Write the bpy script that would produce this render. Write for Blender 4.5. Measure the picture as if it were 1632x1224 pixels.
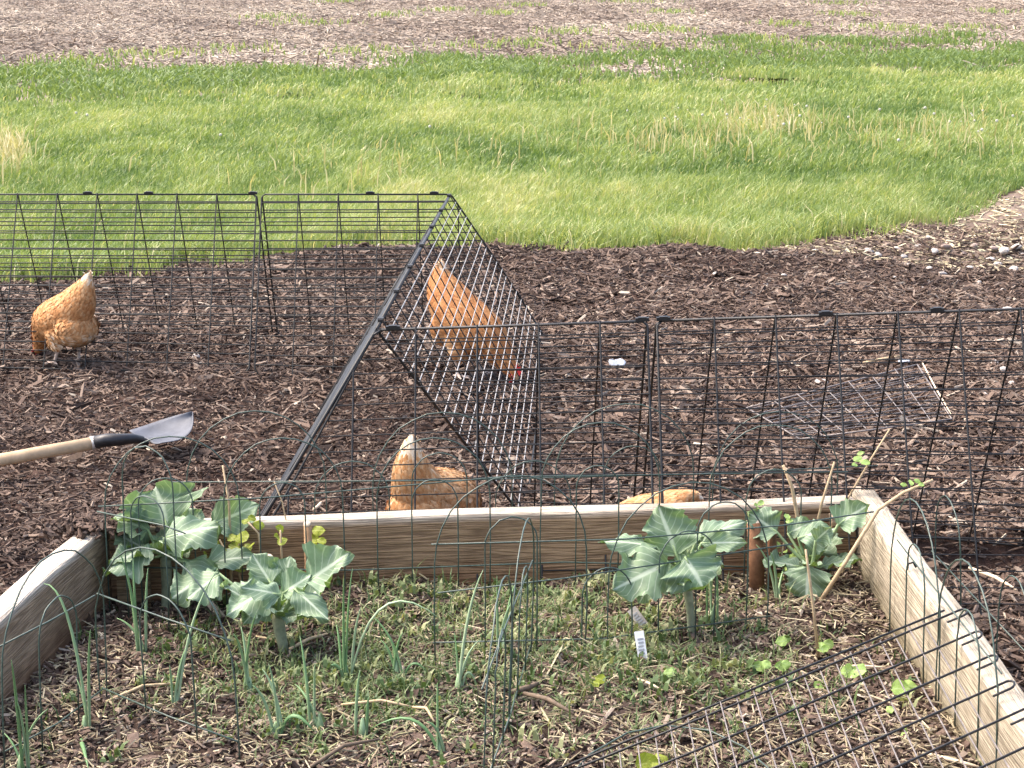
import bpy, bmesh, math, random
import numpy as np
from mathutils import Vector, Matrix, noise as mnoise

for o in list(bpy.data.objects):
    bpy.data.objects.remove(o, do_unlink=True)
random.seed(7)
RNG = np.random.default_rng(11)
scene = bpy.context.scene
COL = scene.collection

# ------------------------------------------------------------------ camera, sky, sun, exposure
F_PX, CX, CY = 3000.0, 816.0, 612.0
CAM_H = 1.56
PITCH = math.atan(700.0 / F_PX)
cam_data = bpy.data.cameras.new('camera')
cam_data.sensor_width = 36.0
cam_data.lens = 36.0 * F_PX / 1632.0
cam_data.clip_start = 0.05
cam_data.clip_end = 2000
cam = bpy.data.objects.new('camera', cam_data)
COL.objects.link(cam)
cam.location = (0, 0, CAM_H)
cam.rotation_euler = (math.pi / 2 - PITCH, 0, 0)
scene.camera = cam

SUN_AZ = math.radians(-72)      # from the left, a little beyond the scene (clockwise from +Y)
SUN_EL = math.radians(56)
world = bpy.data.worlds.new('World')
scene.world = world
world.use_nodes = True
wn = world.node_tree
for n in list(wn.nodes):
    wn.nodes.remove(n)
sky = wn.nodes.new('ShaderNodeTexSky')
sky.sky_type = 'NISHITA'
sky.sun_disc = False
sky.sun_elevation = SUN_EL
sky.sun_rotation = SUN_AZ
sky.air_density = 0.8
sky.dust_density = 6.0
sky.ozone_density = 0.25
bg = wn.nodes.new('ShaderNodeBackground')
bg.inputs[1].default_value = 0.15
wo = wn.nodes.new('ShaderNodeOutputWorld')
wn.links.new(sky.outputs[0], bg.inputs[0])
wn.links.new(bg.outputs[0], wo.inputs[0])

sun_data = bpy.data.lights.new('sun', 'SUN')
sun_data.energy = 0.5
sun_data.angle = math.radians(38)
sun_data.color = (1.0, 0.94, 0.85)
sun = bpy.data.objects.new('sun', sun_data)
COL.objects.link(sun)
sd = Vector((math.sin(SUN_AZ) * math.cos(SUN_EL), math.cos(SUN_AZ) * math.cos(SUN_EL), math.sin(SUN_EL)))
sun.rotation_euler = sd.to_track_quat('Z', 'Y').to_euler()
sun.location = (-6, 4, 12)

scene.view_settings.view_transform = 'Standard'
scene.view_settings.look = 'None'
scene.view_settings.exposure = 2.08
scene.view_settings.gamma = 1.0
scene.view_settings.use_curve_mapping = False
scene.render.engine = 'CYCLES'
scene.cycles.max_bounces = 6
scene.cycles.transparent_max_bounces = 8

# ------------------------------------------------------------------ where things stand
CP, SP = math.cos(PITCH), math.sin(PITCH)

def ray(px, py):
    x = (px - CX) / F_PX
    d = (py - CY) / F_PX
    return Vector((x, CP - d * SP, -SP - d * CP))

def U(px, py, z=0.0):
    """point of the place at height z seen at a photo position"""
    r = ray(px, py)
    t = (z - CAM_H) / r.z
    return Vector((r.x * t, r.y * t, z))

def P(px, py, Y):
    """point at depth Y seen at a photo position"""
    r = ray(px, py)
    t = Y / r.y
    return Vector((r.x * t, Y, CAM_H + r.z * t))

# ------------------------------------------------------------------ numpy noise
def _hash(ix, iy, seed):
    h = (ix.astype(np.int64) * 374761393 + iy.astype(np.int64) * 668265263 + seed * 974634777) & 0x7fffffff
    h = ((h ^ (h >> 13)) * 1274126177) & 0x7fffffff
    h = h ^ (h >> 16)
    return (h & 0xffff) / 65535.0

def vnoise(x, y, seed=0):
    x = np.asarray(x, float); y = np.asarray(y, float)
    ix = np.floor(x); iy = np.floor(y)
    fx = x - ix; fy = y - iy
    fx = fx * fx * (3 - 2 * fx); fy = fy * fy * (3 - 2 * fy)
    a = _hash(ix, iy, seed); b = _hash(ix + 1, iy, seed)
    c = _hash(ix, iy + 1, seed); d = _hash(ix + 1, iy + 1, seed)
    return (a * (1 - fx) + b * fx) * (1 - fy) + (c * (1 - fx) + d * fx) * fy

def fbm(x, y, seed=0, o=4):
    s = 0; a = 0.5; t = 0
    for k in range(o):
        s = s + a * vnoise(x * 2 ** k, y * 2 ** k, seed + k); t += a; a *= 0.5
    return s / t

def smooth(e0, e1, x):
    t = np.clip((x - e0) / (e1 - e0), 0, 1)
    return t * t * (3 - 2 * t)

def in_poly(x, y, poly):
    x = np.asarray(x); y = np.asarray(y)
    inside = np.zeros(x.shape, bool)
    n = len(poly)
    for i in range(n):
        x1, y1 = poly[i]; x2, y2 = poly[(i + 1) % n]
        c = ((y1 > y) != (y2 > y)) & (x < (x2 - x1) * (y - y1) / (y2 - y1 + 1e-12) + x1)
        inside ^= c
    return inside

# ------------------------------------------------------------------ object helpers
def tag(o, label=None, cat=None, group=None, kind=None):
    if label: o['label'] = label
    if cat: o['category'] = cat
    if group: o['group'] = group
    if kind: o['kind'] = kind
    return o

def link(o, parent=None):
    COL.objects.link(o)
    if parent is not None:
        o.parent = parent
        # every parent is an Empty that is only moved, or a mesh at the world origin under one
        if parent.type == 'EMPTY':
            o.matrix_parent_inverse = Matrix.Translation(-Vector(parent.location))
    return o

def empty(name, loc):
    e = bpy.data.objects.new(name, None)
    e.empty_display_size = 0.05
    COL.objects.link(e)
    e.location = loc
    return e

def np_mesh(name, V, F, mats, parent=None, attrs=None, smooth_sh=False, mat_idx=None, uv=None):
    """V (n,3); F (m,3) or (m,4) array or list of arrays"""
    me = bpy.data.meshes.new(name)
    V = np.asarray(V, dtype=np.float32)
    Fs = F if isinstance(F, list) else [F]
    Fs = [np.asarray(f, dtype=np.int32) for f in Fs if len(f)]
    me.vertices.add(len(V))
    me.vertices.foreach_set('co', V.ravel())
    nl = sum(f.size for f in Fs); nf = sum(len(f) for f in Fs)
    me.loops.add(nl); me.polygons.add(nf)
    me.loops.foreach_set('vertex_index', np.concatenate([f.ravel() for f in Fs]))
    tot = np.concatenate([np.full(len(f), f.shape[1], np.int32) for f in Fs])
    me.polygons.foreach_set('loop_start', np.concatenate([[0], np.cumsum(tot)[:-1]]).astype(np.int32))
    if mat_idx is not None:
        me.polygons.foreach_set('material_index', np.asarray(mat_idx, np.int32))
    me.polygons.foreach_set('use_smooth', np.full(nf, smooth_sh))
    for m in (mats if isinstance(mats, (list, tuple)) else [mats]):
        me.materials.append(m)
    if attrs:
        for k, a in attrs.items():
            at = me.attributes.new(k, 'FLOAT', 'POINT')
            at.data.foreach_set('value', np.asarray(a, np.float32))
    if uv is not None:
        ul = me.uv_layers.new(name='UVMap')
        vi = np.concatenate([f.ravel() for f in Fs])
        ul.data.foreach_set('uv', np.asarray(uv, np.float32)[vi].ravel())
    me.update(calc_edges=True)
    me.validate()
    o = bpy.data.objects.new(name, me)
    link(o, parent)
    return o

class MB:
    """collects shapes for one mesh"""
    def __init__(s):
        s.V = []; s.F4 = []; s.F3 = []; s.m4 = []; s.m3 = []; s.uv = []
    def add(s, V, F, uv=None, mi=0):
        b = len(s.V)
        s.V.extend([tuple(v) for v in V])
        s.uv.extend(uv if uv is not None else [(0, 0)] * len(V))
        for f in F:
            if len(f) == 4:
                s.F4.append([b + i for i in f]); s.m4.append(mi)
            elif len(f) == 3:
                s.F3.append([b + i for i in f]); s.m3.append(mi)
            else:
                for k in range(1, len(f) - 1):
                    s.F3.append([b + f[0], b + f[k], b + f[k + 1]]); s.m3.append(mi)
    def tube(s, pts, rad, sides=6, mi=0, cap=True, squash=1.0):
        pts = [Vector(p) for p in pts]
        n = len(pts)
        rads = rad if isinstance(rad, (list, tuple)) else [rad] * n
        V = []; UVs = []
        t0 = (pts[1] - pts[0]).normalized()
        ref = Vector((0, 0, 1)) if abs(t0.z) < 0.9 else Vector((1, 0, 0))
        nrm = t0.cross(ref).normalized()
        for i, p in enumerate(pts):
            if i == 0: t = pts[1] - pts[0]
            elif i == n - 1: t = pts[-1] - pts[-2]
            else: t = (pts[i + 1] - pts[i - 1])
            t.normalize()
            nrm = (nrm - t * nrm.dot(t)).normalized()
            bn = t.cross(nrm)
            for k in range(sides):
                a = 2 * math.pi * k / sides
                V.append(p + nrm * math.cos(a) * rads[i] + bn * math.sin(a) * rads[i] * squash)
                UVs.append((k / sides, i / (n - 1)))
        F = []
        for i in range(n - 1):
            for k in range(sides):
                a = i * sides + k; b = i * sides + (k + 1) % sides
                F.append((a, b, b + sides, a + sides))
        if cap:
            F.append(tuple(range(sides))[::-1])
            F.append(tuple((n - 1) * sides + k for k in range(sides)))
        s.add(V, F, UVs, mi)
    def box(s, c, ax, ay, az, mi=0):
        c = Vector(c)
        V = []
        for z in (-1, 1):
            for y in (-1, 1):
                for x in (-1, 1):
                    V.append(c + Vector(ax) * x + Vector(ay) * y + Vector(az) * z)
        s.add(V, [(0, 2, 3, 1), (4, 5, 7, 6), (0, 1, 5, 4), (2, 6, 7, 3), (0, 4, 6, 2), (1, 3, 7, 5)], None, mi)
    def build(s, name, mats, parent=None, smooth_sh=True, attrs=None):
        F = []
        if s.F4: F.append(s.F4)
        if s.F3: F.append(s.F3)
        return np_mesh(name, np.array([tuple(v) for v in s.V]), F, mats, parent, attrs, smooth_sh, s.m4 + s.m3, s.uv)

# ------------------------------------------------------------------ materials
def newmat(name):
    m = bpy.data.materials.new(name)
    m.use_nodes = True
    nt = m.node_tree
    b = nt.nodes['Principled BSDF']
    return m, nt, b

def N(nt, t, **kw):
    n = nt.nodes.new(t)
    for k, v in kw.items():
        setattr(n, k, v)
    return n

def ramp(nt, fac, stops, interp='LINEAR'):
    r = N(nt, 'ShaderNodeValToRGB')
    cr = r.color_ramp
    cr.interpolation = interp
    while len(cr.elements) < len(stops):
        cr.elements.new(0.5)
    for e, (p, c) in zip(cr.elements, stops):
        e.position = p
        e.color = (c[0], c[1], c[2], 1)
    nt.links.new(fac, r.inputs[0])
    return r

def noise_tex(nt, scale, detail=4, rough=0.6, vec=None, dist=0.0):
    n = N(nt, 'ShaderNodeTexNoise')
    n.inputs['Scale'].default_value = scale
    n.inputs['Detail'].default_value = detail
    n.inputs['Roughness'].default_value = rough
    n.inputs['Distortion'].default_value = dist
    if vec is not None: nt.links.new(vec, n.inputs['Vector'])
    return n

def bump(nt, b, height, strength=0.4, dist=0.01):
    bn = N(nt, 'ShaderNodeBump')
    bn.inputs['Strength'].default_value = strength
    bn.inputs['Distance'].default_value = dist
    nt.links.new(height, bn.inputs['Height'])
    nt.links.new(bn.outputs[0], b.inputs['Normal'])

def mix(nt, fac, a, b, mode='MIX'):
    m = N(nt, 'ShaderNodeMix', data_type='RGBA', blend_type=mode)
    for i, v in ((0, fac), (6, a), (7, b)):
        if hasattr(v, 'links'): nt.links.new(v, m.inputs[i])
        elif i == 0: m.inputs[0].default_value = v
        else: m.inputs[i].default_value = (v[0], v[1], v[2], 1)
    return m.outputs[2]

def attr(nt, name):
    a = N(nt, 'ShaderNodeAttribute'); a.attribute_name = name
    return a.outputs['Fac']

def geo_pos(nt):
    return N(nt, 'ShaderNodeNewGeometry').outputs['Position']

def mat_tint(name, stops, rough=0.85, spec=0.25, trans=0.0, grain=0, tname='tint', interp='LINEAR'):
    """colour from a per-piece attribute, with fine grain"""
    m, nt, b = newmat(name)
    c = ramp(nt, attr(nt, tname), stops, interp).outputs[0]
    if grain:
        n = noise_tex(nt, grain, 5, 0.7, geo_pos(nt))
        g = ramp(nt, n.outputs[0], [(0.25, (0.6, 0.6, 0.6)), (0.75, (1.3, 1.3, 1.3))]).outputs[0]
        c = mix(nt, 1.0, c, g, 'MULTIPLY')
    nt.links.new(c, b.inputs['Base Color'])
    b.inputs['Roughness'].default_value = rough
    b.inputs['Specular IOR Level'].default_value = spec
    if trans:
        tr = N(nt, 'ShaderNodeBsdfTranslucent')
        tc = mix(nt, 1.0, c, (1.25, 1.2, 0.6), 'MULTIPLY')
        nt.links.new(tc, tr.inputs[0])
        ms = N(nt, 'ShaderNodeMixShader')
        ms.inputs[0].default_value = trans
        nt.links.new(b.outputs[0], ms.inputs[1]); nt.links.new(tr.outputs[0], ms.inputs[2])
        nt.links.new(ms.outputs[0], nt.nodes['Material Output'].inputs[0])
    return m

def mat_ground(name, stops, scale, bumpd=0.02, rough=0.95):
    m, nt, b = newmat(name)
    p = geo_pos(nt)
    n = noise_tex(nt, scale, 8, 0.7, p)
    n2 = noise_tex(nt, scale * 0.08, 3, 0.5, p)
    f = N(nt, 'ShaderNodeMath', operation='MULTIPLY_ADD')
    nt.links.new(n2.outputs[0], f.inputs[0]); f.inputs[1].default_value = 0.5
    ad = N(nt, 'ShaderNodeMath', operation='MULTIPLY_ADD')
    nt.links.new(n.outputs[0], ad.inputs[0]); ad.inputs[1].default_value = 0.75
    ad.inputs[2].default_value = -0.12
    nt.links.new(ad.outputs[0], f.inputs[2])
    c = ramp(nt, f.outputs[0], stops)
    nt.links.new(c.outputs[0], b.inputs['Base Color'])
    b.inputs['Roughness'].default_value = rough
    b.inputs['Specular IOR Level'].default_value = 0.15
    bump(nt, b, n.outputs[0], 0.8, bumpd)
    return m

def mat_plain(name, col, rough=0.6, spec=0.4, metal=0.0, var=0.25, scale=60, bumps=0.0):
    m, nt, b = newmat(name)
    n = noise_tex(nt, scale, 5, 0.65, geo_pos(nt))
    lo = [c * (1 - var) for c in col]; hi = [min(1, c * (1 + var)) for c in col]
    c = ramp(nt, n.outputs[0], [(0.3, lo), (0.7, hi)])
    nt.links.new(c.outputs[0], b.inputs['Base Color'])
    b.inputs['Roughness'].default_value = rough
    b.inputs['Specular IOR Level'].default_value = spec
    b.inputs['Metallic'].default_value = metal
    if bumps: bump(nt, b, n.outputs[0], bumps, 0.003)
    return m

def mat_wood(name, side, weathered, dark, axis=0, stretch=30.0, top_z=None, seed=0.0, dark_foot=False):
    """grain runs along the object's x axis; upper faces are paler from weather and from light painted in"""
    m, nt, b = newmat(name)
    tc = N(nt, 'ShaderNodeTexCoord')
    mp = N(nt, 'ShaderNodeMapping')
    mp.inputs['Location'].default_value = (seed, seed * 0.7, seed * 1.3)
    mp.inputs['Scale'].default_value = (1.0, stretch, stretch)
    nt.links.new(tc.outputs['Object'], mp.inputs[0])
    big = noise_tex(nt, 1.6, 2, 0.5, mp.outputs[0], 0.4)
    wv = N(nt, 'ShaderNodeMath', operation='MULTIPLY'); wv.inputs[1].default_value = 60.0
    nt.links.new(big.outputs[0], wv.inputs[0])
    sn = N(nt, 'ShaderNodeMath', operation='SINE'); nt.links.new(wv.outputs[0], sn.inputs[0])
    mp2 = N(nt, 'ShaderNodeMapping'); mp2.inputs['Scale'].default_value = (4.0, 150, 150)
    nt.links.new(tc.outputs['Object'], mp2.inputs[0])
    fine = noise_tex(nt, 2.0, 6, 0.7, mp2.outputs[0])
    ad = N(nt, 'ShaderNodeMath', operation='MULTIPLY_ADD'); ad.inputs[1].default_value = 0.20
    nt.links.new(sn.outputs[0], ad.inputs[0]); nt.links.new(fine.outputs[0], ad.inputs[2])
    grain = ad.outputs[0]
    cs = ramp(nt, grain, [(0.2, dark), (0.5, side), (0.85, [min(1, c * 1.45) for c in side])]).outputs[0]
    cw = ramp(nt, grain, [(0.15, [c * 0.5 for c in weathered]), (0.45, weathered), (0.8, [min(1, c * 1.2) for c in weathered])]).outputs[0]
    blot = noise_tex(nt, 5.0, 5, 0.65, tc.outputs['Object'])
    sx = N(nt, 'ShaderNodeSeparateXYZ'); nt.links.new(tc.outputs['Object'], sx.inputs[0])
    # pale top edge: weathering, plus some of the light from above put into colour
    mr = N(nt, 'ShaderNodeMapRange'); mr.inputs[1].default_value = -0.02; mr.inputs[2].default_value = 0.0
    nt.links.new(sx.outputs[2], mr.inputs[0])
    c = mix(nt, mr.outputs[0], cs, cw)
    bl = ramp(nt, blot.outputs[0], [(0.3, (0.62, 0.6, 0.58)), (0.6, (1.12, 1.12, 1.12))]).outputs[0]
    c = mix(nt, 0.8, c, bl, 'MULTIPLY')
    # foot of the board, darker and tinted towards the bottom
    dm = N(nt, 'ShaderNodeMapRange'); dm.inputs[1].default_value = -0.11; dm.inputs[2].default_value = -0.20
    a2 = N(nt, 'ShaderNodeMath', operation='MULTIPLY_ADD'); a2.inputs[1].default_value = 0.10
    nt.links.new(blot.outputs[0], a2.inputs[0]); nt.links.new(sx.outputs[2], a2.inputs[2])
    a3 = N(nt, 'ShaderNodeMath', operation='ADD'); a3.inputs[1].default_value = -0.05
    nt.links.new(a2.outputs[0], a3.inputs[0]); nt.links.new(a3.outputs[0], dm.inputs[0])
    foot_tint = (0.30, 0.28, 0.17) if dark_foot else (0.62, 0.40, 0.28)
    c = mix(nt, dm.outputs[0], c, mix(nt, 1.0, c, foot_tint, 'MULTIPLY'))
    nt.links.new(c, b.inputs['Base Color'])
    b.inputs['Roughness'].default_value = 0.85
    b.inputs['Specular IOR Level'].default_value = 0.2
    ck = N(nt, 'ShaderNodeMapping'); ck.inputs['Scale'].default_value = (1.2, 55, 55); ck.inputs['Location'].default_value = (seed * 2, seed, 0)
    nt.links.new(tc.outputs['Object'], ck.inputs[0])
    cn_ = noise_tex(nt, 1.0, 3, .6, ck.outputs[0])
    cr_ = ramp(nt, cn_.outputs[0], [(0.27, (.3, .27, .24)), (0.315, (1, 1, 1))]).outputs[0]
    c = mix(nt, 1.0, c, cr_, 'MULTIPLY')
    nt.links.new(c, b.inputs['Base Color'])
    bump(nt, b, grain, 0.8, 0.005)
    return m

def mat_leaf(name, upper, under, vein, rough=0.55, trans=0.18, vscale=7.0, nscale=30):
    m, nt, b = newmat(name)
    uv = N(nt, 'ShaderNodeUVMap')
    sx = N(nt, 'ShaderNodeSeparateXYZ'); nt.links.new(uv.outputs[0], sx.inputs[0])
    ab = N(nt, 'ShaderNodeMath', operation='ABSOLUTE'); nt.links.new(sx.outputs[0], ab.inputs[0])
    # side veins run forward from the midrib
    ph = N(nt, 'ShaderNodeMath', operation='MULTIPLY_ADD'); ph.inputs[1].default_value = -0.42
    nt.links.new(ab.outputs[0], ph.inputs[0]); nt.links.new(sx.outputs[1], ph.inputs[2])
    fr = N(nt, 'ShaderNodeMath', operation='MULTIPLY'); fr.inputs[1].default_value = vscale
    nt.links.new(ph.outputs[0], fr.inputs[0])
    pp = N(nt, 'ShaderNodeMath', operation='PINGPONG'); pp.inputs[1].default_value = 0.5
    nt.links.new(fr.outputs[0], pp.inputs[0])
    v1 = ramp(nt, pp.outputs[0], [(0.0, (0.65, 0.65, 0.65)), (0.11, (0, 0, 0))]).outputs[0]
    v2 = ramp(nt, ab.outputs[0], [(0.04, (1, 1, 1)), (0.11, (0, 0, 0))]).outputs[0]
    vv = N(nt, 'ShaderNodeMath', operation='MAXIMUM')
    nt.links.new(v1, vv.inputs[0]); nt.links.new(v2, vv.inputs[1])
    n = noise_tex(nt, nscale, 4, 0.6, geo_pos(nt))
    n3 = noise_tex(nt, 7.0, 2, .5, geo_pos(nt))
    lo_ = ramp(nt, n.outputs[0], [(0.3, [c * 0.75 for c in upper]), (0.7, [min(1, c * 1.18) for c in upper])]).outputs[0]
    up = mix(nt, n3.outputs[0], lo_, mix(nt, 1.0, lo_, (1.15, 1.05, .72), 'MULTIPLY'))
    g = N(nt, 'ShaderNodeNewGeometry')
    c = mix(nt, g.outputs['Backfacing'], up, under)
    c = mix(nt, vv.outputs[0], c, vein)
    nt.links.new(c, b.inputs['Base Color'])
    b.inputs['Roughness'].default_value = rough
    b.inputs['Specular IOR Level'].default_value = 0.35
    bump(nt, b, n.outputs[0], 0.35, 0.006)
    tr = N(nt, 'ShaderNodeBsdfTranslucent')
    nt.links.new(mix(nt, 1.0, c, (1.1, 1.25, 0.5), 'MULTIPLY'), tr.inputs[0])
    ms = N(nt, 'ShaderNodeMixShader'); ms.inputs[0].default_value = trans
    nt.links.new(b.outputs[0], ms.inputs[1]); nt.links.new(tr.outputs[0], ms.inputs[2])
    nt.links.new(ms.outputs[0], nt.nodes['Material Output'].inputs[0])
    return m

MULCH_STOPS = [(0.0, (0.032, 0.021, 0.016)), (0.35, (0.090, 0.058, 0.042)), (0.7, (0.160, 0.112, 0.083)),
               (0.9, (0.235, 0.185, 0.145)), (1.0, (0.42, 0.36, 0.28))]
M = {}
M['field'] = mat_ground('field_soil', [(0.25, (0.125, 0.100, 0.080)), (0.5, (0.21, 0.172, 0.140)), (0.75, (0.31, 0.26, 0.21))], 9.0, 0.03)
M['stubble'] = mat_tint('stubble_straw', [(0, (0.16, 0.122, 0.096)), (0.5, (0.28, 0.23, 0.18)), (1, (0.44, 0.38, 0.30))])
M['lawn_soil'] = mat_ground('lawn_soil', [(0.3, (0.055, 0.085, 0.022)), (0.7, (0.12, 0.16, 0.045))], 20, 0.01)
M['grass'] = mat_tint('lawn_grass', [(0, (0.085, 0.15, 0.045)), (0.45, (0.23, 0.305, 0.105)), (0.8, (0.37, 0.405, 0.175)), (1.0, (0.56, 0.51, 0.31))], 0.5, 0.35, 0.35)
M['dry'] = mat_tint('dry_grass', [(0, (0.34, 0.31, 0.14)), (0.5, (0.52, 0.46, 0.25)), (1, (0.70, 0.62, 0.42))], 0.7, 0.2, 0.3)
M['mulch_soil'] = mat_ground('mulch_soil', [(0.3, (0.020, 0.012, 0.009)), (0.7, (0.075, 0.045, 0.035))], 60, 0.012)
M['chip'] = mat_tint('wood_chips', MULCH_STOPS, 0.8, 0.3, 0, 180)
M['bed_soil'] = mat_ground('bed_soil', [(0.3, (0.018, 0.012, 0.009)), (0.7, (0.07, 0.045, 0.034))], 70, 0.012)
M['straw'] = mat_tint('straw', [(0, (0.13, 0.095, 0.06)), (0.5, (0.27, 0.225, 0.14)), (1, (0.50, 0.44, 0.30))], 0.7, 0.2)
M['weed'] = mat_tint('weed_leaves', [(0, (0.04, 0.08, 0.026)), (0.5, (0.115, 0.165, 0.06)), (1, (0.30, 0.31, 0.16))], 0.5, 0.35, 0.25)
M['stone'] = mat_plain('pale_stone', (0.36, 0.33, 0.30), 0.85, 0.3, 0, 0.35, 35, 0.5)
M['stone_dark'] = mat_plain('brown_stone', (0.26, 0.20, 0.17), 0.85, 0.3, 0, 0.35, 35, 0.5)
M['gravel'] = mat_ground('gravel_strip', [(0.25, (0.07, 0.05, 0.04)), (0.5, (0.16, 0.12, 0.095)), (0.78, (0.30, 0.24, 0.19))], 40, 0.015)
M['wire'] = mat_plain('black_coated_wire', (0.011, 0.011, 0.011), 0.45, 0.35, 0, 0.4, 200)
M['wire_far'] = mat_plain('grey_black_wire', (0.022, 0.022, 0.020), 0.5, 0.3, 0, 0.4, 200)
M['lit_wire'] = mat_plain('lit_pale_wire', (0.34, 0.33, 0.315), 0.5, 0.4, 0.1, 0.2, 120)  # pale tone puts the sky light on the tunnel's long wires into their colour
M['green_wire'] = mat_plain('green_coated_wire', (0.042, 0.068, 0.054), 0.4, 0.5, 0, 0.4, 120)
M['clip'] = mat_plain('black_plastic_clip', (0.010, 0.010, 0.010), 0.5, 0.4)
M['rust'] = mat_plain('dull_steel_wire', (0.17, 0.15, 0.14), 0.55, 0.4, 0.3, 0.4, 90)

# ------------------------------------------------------------------ terrain
Z_TOP = 0.25
BL = U(172, 843, Z_TOP); BR = U(1362, 797, Z_TOP)       # inner top corners at the back of the bed
board_dir = (BR - BL).normalized()
BOARD_T = 0.058
mid_board = BL.lerp(BR, 0.33)
SOIL_Z = P(560, 938, P(560, 830, mid_board.y).y).z
LEFT_DIR = (U(0, 1015, Z_TOP) - U(162, 868, Z_TOP)); LEFT_DIR.z = 0; LEFT_DIR.normalize()
RIGHT_DIR = (U(1571, 1083, Z_TOP) - U(1362, 797, Z_TOP)); RIGHT_DIR.z = 0; RIGHT_DIR.normalize()
BED_LEN = 2.1
BLn = BL + LEFT_DIR * BED_LEN; BRn = BR + RIGHT_DIR * BED_LEN

lawn_near_px = [(-260, 462), (0, 442), (130, 433), (280, 422), (400, 410), (600, 396), (790, 387), (900, 395), (1100, 399), (1200, 401),
                (1330, 386), (1420, 361), (1520, 345), (1632, 303), (1760, 270)]
lawn_far_px = [(-260, 152), (0, 146), (300, 138), (700, 128), (1000, 120), (1300, 116), (1632, 106), (1900, 98)]
near_w = [U(*p) for p in lawn_near_px]
far_w = [U(*p) for p in lawn_far_px]
near_x = np.array([p.x for p in near_w]); near_y = np.array([p.y for p in near_w])
far_x = np.array([p.x for p in far_w]); far_y = np.array([p.y for p in far_w])
def lawn_near(x):
    x = np.asarray(x, float)
    return np.interp(x, near_x, near_y) + (vnoise(x * 2.3, x * 0 + 3.3, 201) - .5) * .34 + (vnoise(x * 8, x * 0 + 7.7, 202) - .5) * .20
def lawn_far(x): return np.interp(x, far_x, far_y)

bank = U(850, 392)
trench_a = U(1440, 842); trench_b = U(1800, 836)
def ground_h(x, y):
    """relief of the mulched yard"""
    x = np.asarray(x, float); y = np.asarray(y, float)
    h = (fbm(x * 1.3, y * 1.3, 3, 3) - 0.5) * 0.09 + (fbm(x * 4.5, y * 4.5, 9, 3) - 0.5) * 0.055
    edge = lawn_near(x) - y
    h += 0.05 * np.exp(-((edge - 0.35) / 0.28) ** 2) * smooth(-2.6, 0.2, x) * smooth(2.4, 0.8, x)
    h += 0.05 * np.exp(-(((x - bank.x) / 0.22) ** 2 + ((y - bank.y + 0.1) / 0.25) ** 2))
    tx = np.clip((x - trench_a.x) / (trench_b.x - trench_a.x), -0.3, 1.2)
    ty = trench_a.y + (trench_b.y - trench_a.y) * tx
    on = smooth(trench_a.x - 0.12, trench_a.x + 0.12, x)
    d = y - ty
    h -= on * 0.10 * smooth(0.03, -0.03, d) * smooth(-0.55, -0.1, d)
    # level along the runs and against the bed
    h *= smooth(-0.2, 0.6, edge) * 0.9 + 0.1
    return h

def sheet(name, x0, x1, y0, y1, nx, ny, zf, mat, keep=None, kind='structure'):
    xs = np.linspace(x0, x1, nx); ys = np.linspace(y0, y1, ny)
    X, Y = np.meshgrid(xs, ys)
    Z = zf(X, Y)
    V = np.stack([X.ravel(), Y.ravel(), Z.ravel()], 1)
    i = np.arange(nx * ny).reshape(ny, nx)
    Fq = np.stack([i[:-1, :-1].ravel(), i[:-1, 1:].ravel(), i[1:, 1:].ravel(), i[1:, :-1].ravel()], 1)
    if keep is not None:
        cx = V[Fq].mean(1)
        Fq = Fq[keep(cx[:, 0], cx[:, 1])]
        used, inv = np.unique(Fq, return_inverse=True)
        V = V[used]; Fq = inv.reshape(-1, 4)
    o = np_mesh(name, V, Fq, mat, None, None, True)
    tag(o, kind=kind)
    return o

# far field: one sheet out to the horizon
o = sheet('field', -500, 500, -60, 900, 60, 60, lambda x, y: np.full_like(x, -0.13), M['field'])
o['label'] = 'bare brown crop field covered in stubble behind the lawn'
# lawn
def lawn_z(x, y):
    return -0.012 + (fbm(x * 0.35, y * 0.35, 21, 2) - 0.5) * 0.10 * smooth(0.3, 2.5, y - lawn_near(x))
o = sheet('lawn', -14, 14, 8.2, 33, 220, 220, lawn_z, M['lawn_soil'],
          keep=lambda x, y: (y > lawn_near(x) + 0.05) & (y < lawn_far(x) + (fbm(x * 1.1, y * 0.45, 78, 4) - 0.64) * 7.0))
o['label'] = 'green lawn between the field and the mulch'
# mulched yard
o = sheet('mulch_yard', -4.2, 4.2, 2.2, 12.5, 260, 300, lambda x, y: ground_h(x, y) - 0.004, M['mulch_soil'],
          keep=lambda x, y: (y < lawn_near(x) + 0.45))
o['label'] = 'dark wood-chip mulch covering the yard'
# pale gravelly strip at the right-hand lawn edge
gpoly_px = [(1130, 408), (1250, 392), (1340, 386), (1430, 358), (1530, 342), (1640, 300), (1800, 262), (1800, 425), (1632, 428), (1500, 424), (1380, 415), (1250, 412)]
gpoly = [(U(*p).x, U(*p).y) for p in gpoly_px]
o = sheet('gravel_strip', 0.9, 4.2, 8.3, 13.2, 130, 200, lambda x, y: ground_h(x, y) + 0.002, M['gravel'],
          keep=lambda x, y: in_poly(x + (vnoise(x * 9, y * 9, 5) - .5) * .15, y + (vnoise(x * 9, y * 9, 6) - .5) * .2, gpoly))
o['label'] = 'pale gravelly strip with straw at the lawn corner'

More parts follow.
